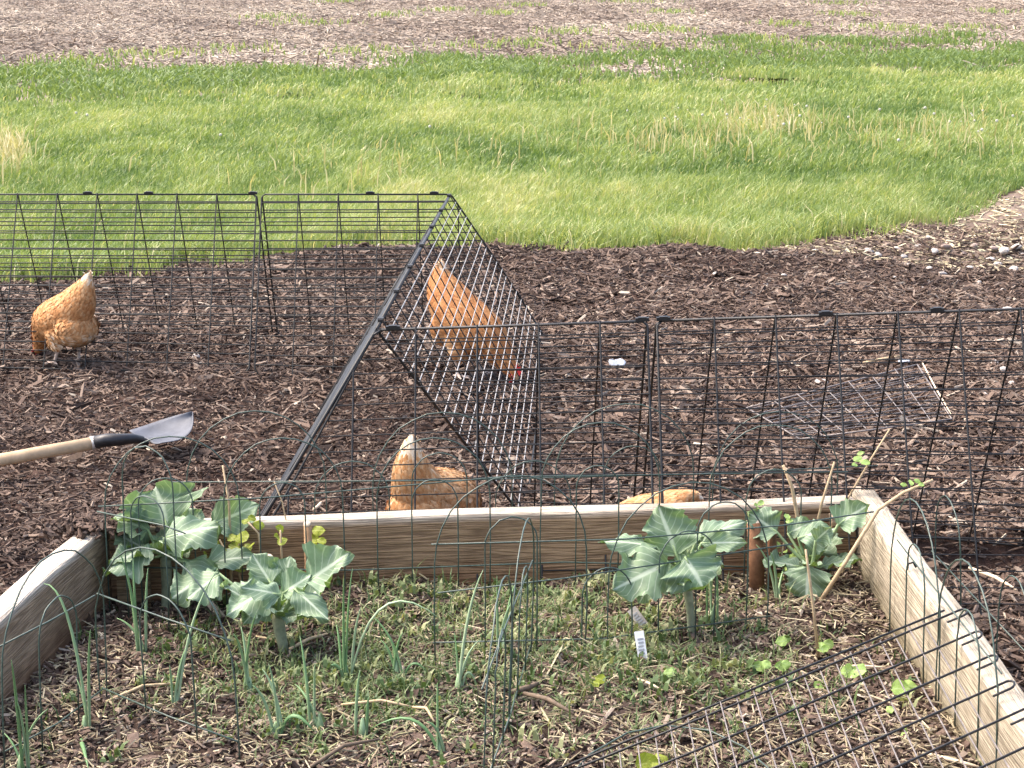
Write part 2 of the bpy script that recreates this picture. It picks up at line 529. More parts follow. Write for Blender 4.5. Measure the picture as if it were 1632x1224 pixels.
# ------------------------------------------------------------------ scattered pieces (numpy)
def boxes(n, x, y, z, L, W, T, yaw, pitch, roll, tint, name, mat, label=None, parent=None, bend=0.15):
    """n tapered chips as one mesh"""
    u = np.array([[-1, -1, -1], [1, -1, -1], [1, 1, -1], [-1, 1, -1], [-1, -1, 1], [1, -1, 1], [1, 1, 1], [-1, 1, 1]], float) * 0.5
    q = np.repeat(u[None], n, 0)
    q[:, :, 1] += RNG.normal(0, 0.16, (n, 8)); q[:, :, 0] += RNG.normal(0, 0.10, (n, 8))
    q *= np.stack([L, W, T], 1)[:, None, :]
    def rot(q, ang, a, b):
        c = np.cos(ang)[:, None]; s = np.sin(ang)[:, None]
        qa = q[:, :, a] * c - q[:, :, b] * s
        qb = q[:, :, a] * s + q[:, :, b] * c
        q[:, :, a] = qa; q[:, :, b] = qb
    rot(q, roll, 1, 2); rot(q, pitch, 0, 2); rot(q, yaw, 0, 1)
    q += np.stack([x, y, z], 1)[:, None, :]
    f = np.array([[0, 3, 2, 1], [4, 5, 6, 7], [0, 1, 5, 4], [1, 2, 6, 5], [2, 3, 7, 6], [3, 0, 4, 7]])
    Fq = (f[None] + (np.arange(n) * 8)[:, None, None]).reshape(-1, 4)
    o = np_mesh(name, q.reshape(-1, 3), Fq, mat, parent, {'tint': np.repeat(tint, 8)})
    tag(o, label, None, None, 'stuff')
    return o

def blades(n, x, y, z, H, W, bx, by, tint, name, mat, label=None, parent=None, azim=None, curl=0.6):
    """n grass blades: 5 points, 2 quads worth of faces"""
    az = RNG.uniform(0, 2 * np.pi, n) if azim is None else azim
    sx = np.cos(az) * W * 0.5; sy = np.sin(az) * W * 0.5
    zero = np.zeros(n)
    root = np.stack([x, y, z], 1); side = np.stack([sx, sy, zero], 1)
    midp = root + np.stack([bx * 0.28, by * 0.28, H * 0.62], 1)
    tip = root + np.stack([bx, by, H * (1 - curl * 0.15)], 1)
    V = np.stack([root - side, root + side, midp - side * 0.75, midp + side * 0.75, tip], 1)
    b = (np.arange(n) * 5)[:, None]
    Fq = b + np.array([[0, 1, 3, 2]]); Ft = b + np.array([[2, 3, 4]])
    o = np_mesh(name, V.reshape(-1, 3), [Fq, Ft], mat, parent, {'tint': np.repeat(tint, 5)})
    tag(o, label, None, None, 'stuff')
    return o

bed_outer = [(BL - board_dir * .1 + Vector((0, .06, 0))).to_tuple()[:2], (BR + board_dir * .06 + Vector((0, .06, 0))).to_tuple()[:2],
             (BRn + board_dir * .06).to_tuple()[:2], (BLn - board_dir * .06).to_tuple()[:2]]
bed_inner = [BL.to_tuple()[:2], BR.to_tuple()[:2], BRn.to_tuple()[:2], BLn.to_tuple()[:2]]

# mulch chips
n = 165000
yy = 3.3 + (10.7 - 3.3) * RNG.uniform(0, 1, n) ** 0.95
xx = RNG.uniform(-1, 1, n) * (yy * 0.30 + 0.35)
k = (yy < lawn_near(xx) + RNG.normal(0.0, 0.09, n)) & ~in_poly(xx, yy, bed_outer)
k &= ~(in_poly(xx, yy, gpoly) & (RNG.uniform(0, 1, n) < 0.35))
xx = xx[k]; yy = yy[k]; n = len(xx)
finez = smooth(0.1, -0.5, xx) * smooth(7.2, 6.2, yy)                # finer, redder heap on the left
size = RNG.lognormal(-3.58, 0.5, n) * (1 - 0.35 * finez)
size = np.minimum(size, .085)
shred = RNG.uniform(0, 1, n) < 0.66
t = np.clip(RNG.normal(0.46, 0.24, n) + (fbm(xx * 3, yy * 3, 40, 3) - 0.5) * 0.5 - 0.05 * finez, 0, 0.86)
pale = RNG.uniform(0, 1, n) < 0.02 + 0.02 * smooth(0.5, 1.4, xx)
t[pale] = RNG.uniform(0.88, 1.0, pale.sum())
boxes(n, xx, yy, ground_h(xx, yy) + RNG.uniform(-0.002, 0.014, n), size, size * np.where(shred, RNG.uniform(0.05, 0.13, n), RNG.uniform(0.12, 0.27, n)), RNG.uniform(0.0025, 0.007, n),
      RNG.normal(0, 1.0, n), RNG.normal(0, 0.30, n), RNG.normal(0, 0.6, n), t, 'mulch_chips', M['chip'], 'loose brown wood chips covering the yard')

# lawn grass, nearest to farthest
def lawn_patch(name, y0, y1, n, hmin, hmax, w, label):
    y = RNG.uniform(y0, y1, n); x = RNG.uniform(-1, 1, n) * (y * 0.295 + 0.4)
    ln = lawn_near(x); lf = lawn_far(x)
    k = (y > ln + (fbm(x * 2.2, y * 2.2, 77, 4) - 0.5) * 0.9 + np.abs(RNG.normal(0, 0.10, n)) - 0.06) & (y < lf + (fbm(x * 1.1, y * 0.45, 78, 4) - 0.60) * 7.0 + RNG.normal(0, .3, n))
    x = x[k]; y = y[k]; n = len(x)
    patch = fbm(x * 0.55, y * 0.35, 50, 4)
    fine = fbm(x * 3.0, y * 2.0, 60, 3)
    H = RNG.uniform(hmin, hmax, n) * (0.35 + 1.3 * fine) * np.where(RNG.uniform(0, 1, n) < .06, 1.5, 1.0)
    edge = np.exp(-((y - lawn_near(x)) / 0.5) ** 2)
    H *= 1 + 0.6 * edge * smooth(1.9, 0.8, x)
    tint = np.clip(0.40 + (patch - 0.5) * 1.0 + (fine - 0.5) * 0.75 + RNG.normal(0, 0.17, n), 0, 0.90)
    dry = RNG.uniform(0, 1, n) < 0.04
    tint[dry] = RNG.uniform(0.85, 1, dry.sum())
    lean = H * RNG.uniform(0.2, 0.9, n); a = RNG.normal(0.3, 1.3, n)
    blades(n, x, y, lawn_z(x, y), H, RNG.uniform(0.6, 1.3, n) * w, lean * np.cos(a), lean * np.sin(a) * 0.6, tint, name, M['grass'], label,
           azim=RNG.normal(0, 0.6, n))
lawn_patch('lawn_grass', 8.6, 13, 110000, 0.045, 0.10, 0.0055, 'long green grass nearest the mulch')
lawn_patch('lawn_grass', 13, 19, 110000, 0.045, 0.10, 0.009, 'mown green grass in the middle of the lawn')
lawn_patch('lawn_grass', 19, 31, 90000, 0.04, 0.10, 0.015, 'green grass along the far side of the lawn')

# dark green tufts along the field edge, and scattered in the field
def tufts(name, centres, per, rad, hgt, w, tlo, thi, mat, label):
    c = np.repeat(np.array(centres), per, 0); n = len(c)
    x = c[:, 0] + RNG.normal(0, 1, n) * rad * c[:, 2]; y = c[:, 1] + RNG.normal(0, 1, n) * rad * 2.2
    H = RNG.uniform(0.5, 1, n) * hgt
    a = RNG.uniform(0, 2 * np.pi, n); l = H * RNG.uniform(0.3, 1.0, n)
    blades(n, x, y, np.full(n, -0.10), H, np.full(n, w), l * np.cos(a), l * np.sin(a), RNG.uniform(tlo, thi, n), name, mat, label, azim=RNG.normal(0, 0.7, n))
cs = []
for i in range(190):
    x = random.uniform(-9, 9)
    y = float(lawn_far(x)) + random.gauss(1.6, 1.9) + (6.0 * random.random() if x > 1.5 and random.random() < .45 else 0)
    cs.append((x, y, random.uniform(0.8, 2.0)))
tufts('field_edge_grass', cs, 130, 0.24, 0.17, 0.024, 0.0, 0.34, M['grass'], 'rough dark grass fringing the crop field')
cs = []
for px, py, w in [(710, 17, 1.2), (440, 28, 1.2), (620, 25, .8), (500, 38, 1.6), (795, 22, .8), (1000, 4, 2), (540, 3, 1), (835, 9, 1), (1070, 20, 1), (1340, 6, 1.5),
                  (1350, 24, 1), (1250, 40, 1), (990, 75, 2), (905, 52, 1), (1030, 46, .8), (1070, 50, .9), (1410, 45, 2.2), (1440, 50, 1), (1220, 65, 1), (1540, 45, 1.5), (760, 75, 1.4),
                  (575, 85, 1.5), (250, 88, 1.2), (380, 80, 1), (140, 95, 1.4), (835, 70, .8), (1160, 82, 1.6), (1300, 78, 1.4), (1590, 20, 1)]:
    p = U(px, py, -0.1); cs.append((p.x, p.y, w))
tufts('field_weeds', cs, 80, 0.34, 0.15, 0.024, 0.10, 0.8, M['grass'], 'green weeds sprouting among the field stubble')

# long tufts hanging over the mulch edge
cs = []
for i in range(150):
    x = random.uniform(-3.0, 2.2); yl = float(lawn_near(x))
    cs.append((x, yl + random.gauss(.05, .12), random.uniform(.5, 1.2)))
c = np.repeat(np.array(cs), 46, 0); n = len(c)
x = c[:, 0] + RNG.normal(0, .06, n); y = c[:, 1] + RNG.normal(0, .06, n); H = RNG.uniform(.04, .15, n) * c[:, 2]; a = RNG.uniform(0, 6.28, n); l = H * RNG.uniform(.3, 1.1, n)
blades(n, x, y, np.zeros(n), H, RNG.uniform(.004, .008, n), l * np.cos(a), l * np.sin(a) - .01, np.clip(RNG.normal(.5, .22, n), 0, 1), 'edge_grass', M['grass'], 'long ragged grass overhanging the mulch edge', azim=RNG.normal(0, .7, n))
# stubble
n = 60000
y = 23 + 42 * RNG.uniform(0, 1, n) ** 1.2
x = RNG.uniform(-1, 1, n) * (y * 0.29 + 0.5)
k = y > lawn_far(x) - 0.3 + RNG.normal(0, 0.3, n)
x = x[k]; y = y[k]; n = len(x)
t = np.clip(0.45 + (fbm(x * .5, y * .25, 90, 4) - .5) * 1.1 + RNG.normal(0, .2, n), 0, 1)
boxes(n, x, y, np.full(n, -0.125) + RNG.uniform(0, 0.03, n), RNG.lognormal(-1.9, .45, n), RNG.uniform(.010, .024, n), RNG.uniform(.006, .014, n),
      RNG.normal(0, 1.2, n), RNG.normal(0, .22, n), RNG.normal(0, .4, n), t, 'field_stubble', M['stubble'], 'dry pale stubble strewn over the crop field')

# dry seed stalks in the lawn
cs = []
for (px, py, sx, sy, m_) in [(1215, 180, 40, 10, 110), (1130, 205, 110, 20, 60), (1490, 200, 100, 20, 80), (1330, 195, 90, 22, 45), (1060, 215, 80, 12, 40), (700, 235, 200, 18, 26), (480, 280, 90, 14, 14), (20, 232, 16, 14, 120)]:
    for i in range(m_ * 2):
        p = U(px + random.gauss(0, sx), py + 25 + random.gauss(0, sy))
        cs.append((p.x, p.y))
cs = np.array(cs); n = len(cs)
H = RNG.uniform(.10, .28, n); a = RNG.uniform(0, 6.28, n); l = H * RNG.uniform(0.05, .5, n)
blades(n, cs[:, 0], cs[:, 1], np.zeros(n) - .02, H, RNG.uniform(.007, .014, n), l * np.cos(a), l * np.sin(a), RNG.uniform(0, 1, n), 'dry_stalks', M['dry'], 'dry straw-coloured stalks standing in the lawn', azim=np.zeros(n))

# straw litter on the gravel strip
n = 5000
x = RNG.uniform(.9, 4, n); y = RNG.uniform(8.6, 12.5, n)
k = in_poly(x, y, gpoly); x = x[k]; y = y[k]; n = len(x)
boxes(n, x, y, ground_h(x, y) + .008, RNG.lognormal(-2.9, .4, n), RNG.uniform(.004, .012, n), RNG.uniform(.002, .005, n), RNG.normal(0, 1, n), RNG.normal(0, .2, n), RNG.normal(0, .4, n),
      RNG.uniform(.2, 1, n), 'straw_litter', M['straw'], 'pale straw scattered on the gravelly strip')

# ------------------------------------------------------------------ raised bed
def board(name, A, B, inward, thick, top_z, bot_z, mat, parent, seed=0, label=None):
    """timber from A to B (inner top edge); object x axis runs along the grain, origin on the top edge"""
    A = Vector(A); B = Vector(B)
    ex = (B - A); L = ex.length; ex.normalize()
    ey = -Vector(inward).normalized(); ey = (ey - ex * ey.dot(ex)).normalized()
    ez = Vector((0, 0, 1))
    h = top_z - bot_z
    nx = max(8, int(L / 0.03)); 
    prof = []                      # rounded section, (y, z) with y outwards
    r = 0.007
    for (cy, cz, a0) in ((thick - r, -r, 0), (r, -r, 90), (r, -h + r, 180), (thick - r, -h + r, 270)):
        for k in range(3):
            a = math.radians(a0 + 45 * k)
            prof.append((cy + r * math.cos(a), cz + r * math.sin(a)))
    # extra rows so the faces can be uneven
    full = []
    for i in range(len(prof)):
        p = prof[i]; q = prof[(i + 1) % len(prof)]
        full.append(p)
        d = math.hypot(q[0] - p[0], q[1] - p[1])
        for j in range(1, int(d / 0.02)):
            f = j / int(d / 0.02)
            full.append((p[0] + (q[0] - p[0]) * f, p[1] + (q[1] - p[1]) * f))
    m_ = len(full)
    V = []; F = []
    for i in range(nx + 1):
        x = L * i / nx
        warp = 0.004 * math.sin(x * 2.3 + seed) + 0.002 * math.sin(x * 7.1 + seed * 2)
        for (y, z) in full:
            nn = mnoise.noise(Vector((x * 3 + seed, y * 40, z * 40))) * 0.0022 + mnoise.noise(Vector((x * 14 + seed, y * 60, z * 60))) * 0.0012
            cyy = y - thick / 2; cz = z + h / 2
            V.append((x, thick / 2 + cyy * (1 + nn * 16) + warp, -h / 2 + cz * (1 + nn * 4) + warp * 0.5))
    for i in range(nx):
        for k in range(m_):
            a = i * m_ + k; b = i * m_ + (k + 1) % m_
            F.append((a, b, b + m_, a + m_))
    mb = MB(); mb.add(V, F); mb.add([V[k] for k in range(m_)], [tuple(range(m_))]); mb.add([V[nx * m_ + k] for k in range(m_)], [tuple(range(m_))[::-1]])
    o = mb.build(name, mat, None, True)
    bm = bmesh.new(); bm.from_mesh(o.data); bmesh.ops.recalc_face_normals(bm, faces=bm.faces); bm.to_mesh(o.data); bm.free()
    mw = Matrix(((ex.x, ey.x, 0, A.x), (ex.y, ey.y, 0, A.y), (0, 0, 1, top_z), (0, 0, 0, 1)))
    o.matrix_world = mw
    if parent is not None:
        o.parent = parent
        o.matrix_parent_inverse = Matrix.Translation(-Vector(parent.location))
    if label: o['label'] = label
    return o

WOOD_BACK = mat_wood('bed_timber_back', (0.30, 0.198, 0.112), (0.48, 0.42, 0.34), (0.17, 0.105, 0.06), seed=3.1)
WOOD_LEFT = mat_wood('bed_timber_left', (0.28, 0.205, 0.138), (0.48, 0.43, 0.36), (0.185, 0.128, 0.084), seed=8.7)
WOOD_RIGHT = mat_wood('bed_timber_right', (0.34, 0.295, 0.22), (0.42, 0.37, 0.29), (0.22, 0.18, 0.125), seed=15.2, dark_foot=True)
bed = empty('raised_bed', ((BL + BR + BLn + BRn) / 4 * 1.0)); bed.location.z = 0
tag(bed, 'raised garden bed of weathered timber boards holding the vegetables', 'raised bed')
inw = Vector((0, -1, 0))
BOT = -0.03
board('board', BL - board_dir * 0.005, BR + board_dir * 0.002, inw, BOARD_T * 0.95, Z_TOP, BOT, WOOD_BACK, bed, 1.0, 'brown back board')
board('board', BLn, BL - LEFT_DIR * 0.055 , Vector((1, 0, 0)), BOARD_T, Z_TOP + 0.004, BOT, WOOD_LEFT, bed, 4.0, 'left board with bleached top edge')
board('board', BRn, BR - RIGHT_DIR * 0.057, Vector((-1, 0, 0)), BOARD_T, Z_TOP + 0.006, BOT, WOOD_RIGHT, bed, 9.0, 'grey-bleached right board')
WOOD_POST = mat_wood('bed_post', (0.24, 0.17, 0.10), (0.45, 0.36, 0.26), (0.10, 0.06, 0.035), seed=22.0)
def post(px, w, topz, parent):
    b0 = U(px, 945, SOIL_Z); t_ = (px - 172) / (1362 - 172)
    c = BL.lerp(BR, t_) + Vector((0, -0.032, 0))
    o = board('corner_post', Vector((c.x, c.y, topz)), Vector((c.x, c.y, topz)) + board_dir * w, inw, 0.045, topz, BOT, WOOD_POST, parent, px)
    return o
post(186, 0.075, Z_TOP - 0.035, bed)
post(1322, 0.06, Z_TOP - 0.03, bed)

# soil in the bed
def soil_h(x, y):
    return SOIL_Z + (fbm(x * 4, y * 4, 31, 3) - .5) * .045 + (fbm(x * 16, y * 16, 33, 2) - .5) * .014
o = sheet('bed_soil', -1.7, 1.9, 2.2, 4.9, 160, 130, soil_h, M['bed_soil'],
          keep=lambda x, y: in_poly(x, y, bed_inner))
o['label'] = 'dark soil filling the raised bed'
n = 60000
x = RNG.uniform(-1.3, 1.4, n); y = RNG.uniform(2.9, 4.75, n)
k = in_poly(x, y, bed_inner); x = x[k]; y = y[k]; n = len(x)
size = RNG.lognormal(-4.3, .45, n)
t = np.clip(RNG.normal(.34, .24, n) + (fbm(x * 5, y * 5, 140, 3) - .5) * .7, 0, .86)
pale = RNG.uniform(0, 1, n) < .10; t[pale] = RNG.uniform(.85, 1, pale.sum())
boxes(n, x, y, soil_h(x, y) + RNG.uniform(-.002, .010, n), size, size * RNG.uniform(.10, .36, n), RNG.uniform(.002, .005, n), RNG.uniform(0, 6.3, n), RNG.normal(0, .35, n), RNG.normal(0, .6, n),
      t, 'bed_mulch', M['chip'], 'crumbly wood chips on the soil of the raised bed')
# straw litter in the bed
n = 21000
x = RNG.uniform(-1.3, 1.4, n); y = RNG.uniform(2.9, 4.72, n)
k = in_poly(x, y, bed_inner) & (fbm(x * 3, y * 3, 150, 3) + RNG.normal(0, .1, n) > .40); x = x[k]; y = y[k]; n = len(x)
boxes(n, x, y, soil_h(x, y) + RNG.uniform(.004, .016, n), RNG.lognormal(-4.05, .6, n), RNG.uniform(.0010, .0028, n), RNG.uniform(.001, .003, n), RNG.uniform(0, 6.3, n), RNG.normal(0, .25, n), RNG.normal(0, .4, n),
      RNG.beta(2, 2, n), 'bed_straw', M['straw'], 'dry straw bits littering the raised bed')
# low weeds
wd = []
for (px, py, sx, sy, m_) in [(640, 1010, 170, 60, 640), (560, 1090, 130, 45, 380), (950, 1000, 150, 60, 620), (820, 975, 120, 30, 110), (1000, 1070, 90, 30, 150), (700, 965, 120, 22, 60),
                             (350, 1030, 90, 60, 90), (1230, 1060, 90, 40, 60), (150, 1150, 80, 50, 24), (480, 1140, 60, 30, 80), (1150, 1120, 190, 60, 160), (700, 1160, 200, 40, 120)]:
    for i in range(int(m_ * .5)):
        p = U(px + random.gauss(0, sx), py + random.gauss(0, sy), SOIL_Z)
        wd.append((p.x, p.y))
wd = np.array(wd); k = in_poly(wd[:, 0], wd[:, 1], bed_inner); wd = wd[k]
per = 7
c = np.repeat(wd, per, 0); n = len(c)
a = RNG.uniform(0, 6.28, n)
x = c[:, 0] + RNG.normal(0, .014, n); y = c[:, 1] + RNG.normal(0, .014, n)
H = RNG.uniform(.004, .036, n) * np.where(RNG.uniform(0, 1, n) < .1, 1.8, 1); l = RNG.uniform(.014, .048, n)
tw = np.repeat(np.clip(RNG.normal(.48, .28, len(wd)), 0, 1), per) + RNG.normal(0, .1, n)
blades(n, x, y, soil_h(x, y) + .004, H, RNG.uniform(.0022, .0045, n), l * np.cos(a), l * np.sin(a), np.clip(tw, 0, 1), 'bed_weeds', M['weed'], 'low green weeds spreading over the raised bed', azim=a + np.pi / 2)
# broader-leaved weeds between them
sel = wd[RNG.uniform(0, 1, len(wd)) < .22] + np.array([[.01, -.01]])
c = np.repeat(sel, 6, 0); n = len(c); a = RNG.uniform(0, 6.28, n)
x = c[:, 0] + RNG.normal(0, .012, n); y = c[:, 1] + RNG.normal(0, .012, n)
H = RNG.uniform(.004, .03, n); l = RNG.uniform(.010, .026, n)
blades(n, x, y, soil_h(x, y) + .004 + RNG.uniform(0, .02, n), H, RNG.uniform(.007, .013, n), l * np.cos(a), l * np.sin(a), np.clip(np.repeat(RNG.uniform(.1, 1, len(sel)), 6), 0, 1), 'bed_weeds', M['weed'], 'broad-leaved small weeds scattered in the raised bed', azim=a + np.pi / 2)
# soil crumbs heaped on the left rear corner of the boards
n = 1500
x = BL.x - .005 + RNG.normal(0, .045, n); y = BL.y + .02 + RNG.normal(0, .03, n) - .6 * np.abs(np.minimum(x - BL.x, 0))
boxes(n, x, y, Z_TOP + .004 + RNG.uniform(0, .022, n), RNG.lognormal(-4.4, .4, n), RNG.uniform(.004, .010, n), RNG.uniform(.004, .008, n), RNG.uniform(0, 6.3, n), RNG.normal(0, .5, n), RNG.normal(0, .5, n),
      RNG.uniform(0, .5, n), 'soil_crumbs', M['chip'], 'dark soil crumbs spilled on the left corner of the bed')

# ------------------------------------------------------------------ folding wire run
RIDGE_H = 0.632
HALF = 0.357
GAP = 0.0381
CROSS = 0.1524
UNIT = {}
def wire_obj(A, B, r, mat, parent):
    """one straight wire: shared unit cylinder, stretched"""
    key = mat.name
    if key not in UNIT:
        mb = MB(); mb.tube([(0, 0, 0), (0, 0, 1)], 1.0, 6)
        t_ = mb.build('wire', mat)
        UNIT[key] = t_.data
        bpy.data.objects.remove(t_)
    A = Vector(A); B = Vector(B)
    o = bpy.data.objects.new('wire', UNIT[key])
    d = B - A
    q = d.to_track_quat('Z', 'Y')
    o.location = A; o.rotation_mode = 'QUATERNION'; o.rotation_quaternion = q
    o.scale = (r, r, d.length)
    link(o, parent)
    return o

def rnd(p, s):
    return Vector(p) + Vector((random.gauss(0, s), random.gauss(0, s), random.gauss(0, s)))

def slope_panel(parent, A, B, out, a_off, b_off, mat_long, mat_cross, label=None, rl=0.0017, rc=0.0019, phase=0.0, lift=0.0, HALF=HALF, fr_r=.0034):
    """one leaning wire panel below the ridge A-B. out = unit horizontal direction its foot goes to;
    a_off / b_off = how far the ends shift along the ridge at the foot (mitred corners)"""
    A = Vector(A); B = Vector(B); ex = (B - A).normalized(); L = (B - A).length
    out = Vector(out).normalized()
    def pt(s, t):                       # s metres along ridge, t 0 ridge .. 1 foot
        p = A + ex * s + out * HALF * t
        zf = float(ground_h(p.x, p.y)) * t
        return Vector((p.x, p.y, A.z * (1 - t) + (B.z - A.z) * (s / L) * (1 - t) + zf + lift + .0))
    def e0(t): return a_off * t
    def e1(t): return L + b_off * t
    mb = MB()
    outline = [pt(e0(0.0) + 0.012, 0.003), pt(e1(0.0) - 0.012, 0.003), pt(e1(0.02), 0.02), pt(e1(.5), .5), pt(e1(.97), .97), pt(e1(1) - .015, 1), pt((e0(1) + e1(1)) / 2, 1), pt(e0(1) + .015, 1), pt(e0(.97), .97), pt(e0(.5), .5), pt(e0(0.02), 0.02), pt(e0(0.0) + 0.012, 0.003)]
    mb.tube(outline, fr_r, 6)
    pan = mb.build('panel', mat_cross, parent)
    if label: pan['label'] = label
    slope = math.hypot(HALF, RIDGE_H)
    nlong = int(round(slope / GAP))
    for i in range(1, nlong):
        t = i / nlong
        s0, s1 = e0(t), e1(t)
        wire_obj(rnd(pt(s0, t), .0012), rnd(pt(s1, t), .0012), rl, mat_long, pan)
    smin = min(a_off, 0.0); smax = L + max(b_off, 0.0)
    s = smin + phase
    while s < smax - 0.02:
        # clip this cross wire to the trapezoid
        t0, t1 = 0.0, 1.0
        if s < 0: t0 = max(t0, s / a_off)
        if a_off > 0 and s < a_off: t1 = min(t1, s / a_off)
        if s > L: t0 = max(t0, (s - L) / b_off)
        if b_off < 0 and s > L + b_off: t1 = min(t1, (L - s) / -b_off)
        if t1 - t0 > 0.06:
            off = out * 0.0
            wire_obj(pt(s, t0) + Vector((0, 0, .0025)), rnd(pt(s, t1), .0015) + Vector((0, 0, .0025)), rc, mat_cross, pan)
        s += CROSS
    return pan

def clip(parent, p, ex, w=0.034, mat=None):
    mb = MB(); up = Vector((0, 0, 1)); side = ex.cross(up).normalized()
    mb.box(p, ex * w * .5, side * .006, up * .0045)
    mb.box(Vector(p) + up * .002, ex * w * .3, side * .007, up * .0045)
    return mb.build('clip', mat or M['clip'], parent, False)

Nn = U(600, 525, RIDGE_H)                       # near corner of the run
Ff = U(718, 309, RIDGE_H)                       # far corner of the run
Rr = P(1632, 491, Nn.y + .03); near_dir = (Rr - Nn).normalized(); Rr = Nn + near_dir * 2.05
Lf = U(0, 309, RIDGE_H); far_dir = (Lf - Ff).normalized(); Lf = Ff + far_dir * 2.0
dep = (Ff - Nn).normalized()
def mitre(P0, o1, d1, o2, d2):
    """shifts along the two ridges at which their foot lines meet"""
    A_ = np.array([[d1.x, -d2.x], [d1.y, -d2.y]]); q = (o2 - o1) * HALF
    s_ = np.linalg.solve(A_, np.array([q.x, q.y]))
    return float(s_[0]), float(s_[1])
def perp(d, towards):
    q = Vector((-d.y, d.x, 0)).normalized()
    return q if q.dot(Vector(towards)) > 0 else -q
run_n = empty('wire_run', (Nn.x + .9, Nn.y, 0)); tag(run_n, 'black wire A-frame run directly behind the raised bed, reaching the right edge', 'wire run', 'A-frame wire tunnels')
run_c = empty('wire_run', ((Nn + Ff) / 2)); run_c.location.z = 0; tag(run_c, 'A-frame wire tunnel with pale wires running away, hen pecking inside it', 'wire run', 'A-frame wire tunnels')
run_f = empty('wire_run', (Ff.x - .9, Ff.y, 0)); tag(run_f, 'farthest wire A-frame run in front of the lawn, at the left', 'wire run', 'A-frame wire tunnels')
fr = perp(near_dir, (0, -1, 0)); bk = -fr
rt = perp(dep, (1, 0, 0)); lt = -rt
ff = perp(far_dir, (0, -1, 0)); fb = -ff
n_out, t_out = mitre(Nn, fr, near_dir, lt, dep)
n_in, t_in = mitre(Nn, bk, near_dir, rt, dep)
f_out, u_out = mitre(Ff, fb, far_dir, rt, dep)
f_in, u_in = mitre(Ff, ff, far_dir, lt, dep)
# near run: two panel pairs
J = P(1040, 511, Nn.y); J = Nn + near_dir * (J - Nn).dot(near_dir)
fr = perp(near_dir, (0, -1, 0)); bk = -fr
slope_panel(run_n, Nn, J - near_dir * .012, fr, n_out, 0, M['wire'], M['wire'], phase=(.097 - n_out) % CROSS, rc=.0026)
slope_panel(run_n, Nn, J - near_dir * .012, bk, n_in, 0, M['wire'], M['wire'], phase=.097, rc=.0026)
slope_panel(run_n, J + near_dir * .012, Rr, fr, 0, 0, M['wire'], M['wire'], phase=.1424, rc=.0026)
slope_panel(run_n, J + near_dir * .012, Rr, bk, 0, 0, M['wire'], M['wire'], phase=.1424, rc=.0026)
for px in (626, 1024, 1058, 1318, 1497):
    p = P(px, 525 - (px - 600) * .033, Nn.y); clip(run_n, Nn + near_dir * (p - Nn).dot(near_dir) + Vector((0, 0, .003)), near_dir)
# connecting tunnel
rt = perp(dep, (1, 0, 0)); lt = -rt
slope_panel(run_c, Nn, Ff, rt, t_in, u_out, M['lit_wire'], M['wire'], phase=.12, rl=.0017)
slope_panel(run_c, Nn, Ff, lt, t_out, u_in, M['wire'], M['wire'], phase=.08, rl=.0019, HALF=HALF * 1.09, fr_r=.0045)
for i in range(7):
    clip(run_c, Nn.lerp(Ff, .04 + i * .155) + Vector((0, 0, .003)), dep, .04)
# far run
ff = perp(far_dir, (0, -1, 0)); fb = -ff
J2 = U(413, 309, RIDGE_H); J2 = Ff + far_dir * (J2 - Ff).dot(far_dir)
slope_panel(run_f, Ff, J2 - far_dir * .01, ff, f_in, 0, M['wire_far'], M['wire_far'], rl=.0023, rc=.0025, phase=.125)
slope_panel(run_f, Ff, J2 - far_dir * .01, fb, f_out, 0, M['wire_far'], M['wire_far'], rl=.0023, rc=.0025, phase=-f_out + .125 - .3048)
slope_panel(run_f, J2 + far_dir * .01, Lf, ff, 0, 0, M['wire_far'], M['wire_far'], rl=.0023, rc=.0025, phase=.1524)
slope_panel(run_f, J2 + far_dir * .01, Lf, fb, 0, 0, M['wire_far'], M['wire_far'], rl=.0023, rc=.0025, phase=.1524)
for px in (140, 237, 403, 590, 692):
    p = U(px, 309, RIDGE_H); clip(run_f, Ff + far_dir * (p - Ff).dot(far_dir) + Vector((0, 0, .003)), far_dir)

# loose wire panel lying on the mulch
def flat_panel(name, label, A, B, C, D, mat_l, mat_c, n_long, n_cross, r=.0018, hooks=False):
    A, B, C, D = map(Vector, (A, B, C, D))
    e = empty(name, ((A + B + C + D) / 4)); e.location.z = 0
    tag(e, label, 'wire grid')
    mb = MB(); mb.tube([A, B], .0028, 6); mb.tube([B, C], .0028, 6); mb.tube([C, D], .0028, 6); mb.tube([D, A], .0028, 6)
    mb.build('frame', mat_l, e)
    for i in range(1, n_long):
        f = i / n_long; wire_obj(rnd(A.lerp(D, f), .003), rnd(B.lerp(C, f), .003), r, mat_l, e)
    for i in range(1, n_cross):
        f = i / n_cross; wire_obj(rnd(A.lerp(B, f), .003) + Vector((0, 0, .004)), rnd(D.lerp(C, f), .003) + Vector((0, 0, .004)), r, mat_c, e)
    return e
gz = lambda px, py, dz: U(px, py, float(ground_h(U(px, py).x, U(px, py).y)) + dz)
flat_panel('wire_grid', 'loose dark wire panel lying flat on the mulch behind the near run', gz(1190, 650, .03), gz(1462, 581, .03), gz(1517, 668, .03), gz(1275, 700, .02),
           M['rust'], M['rust'], 14, 7, .0019)
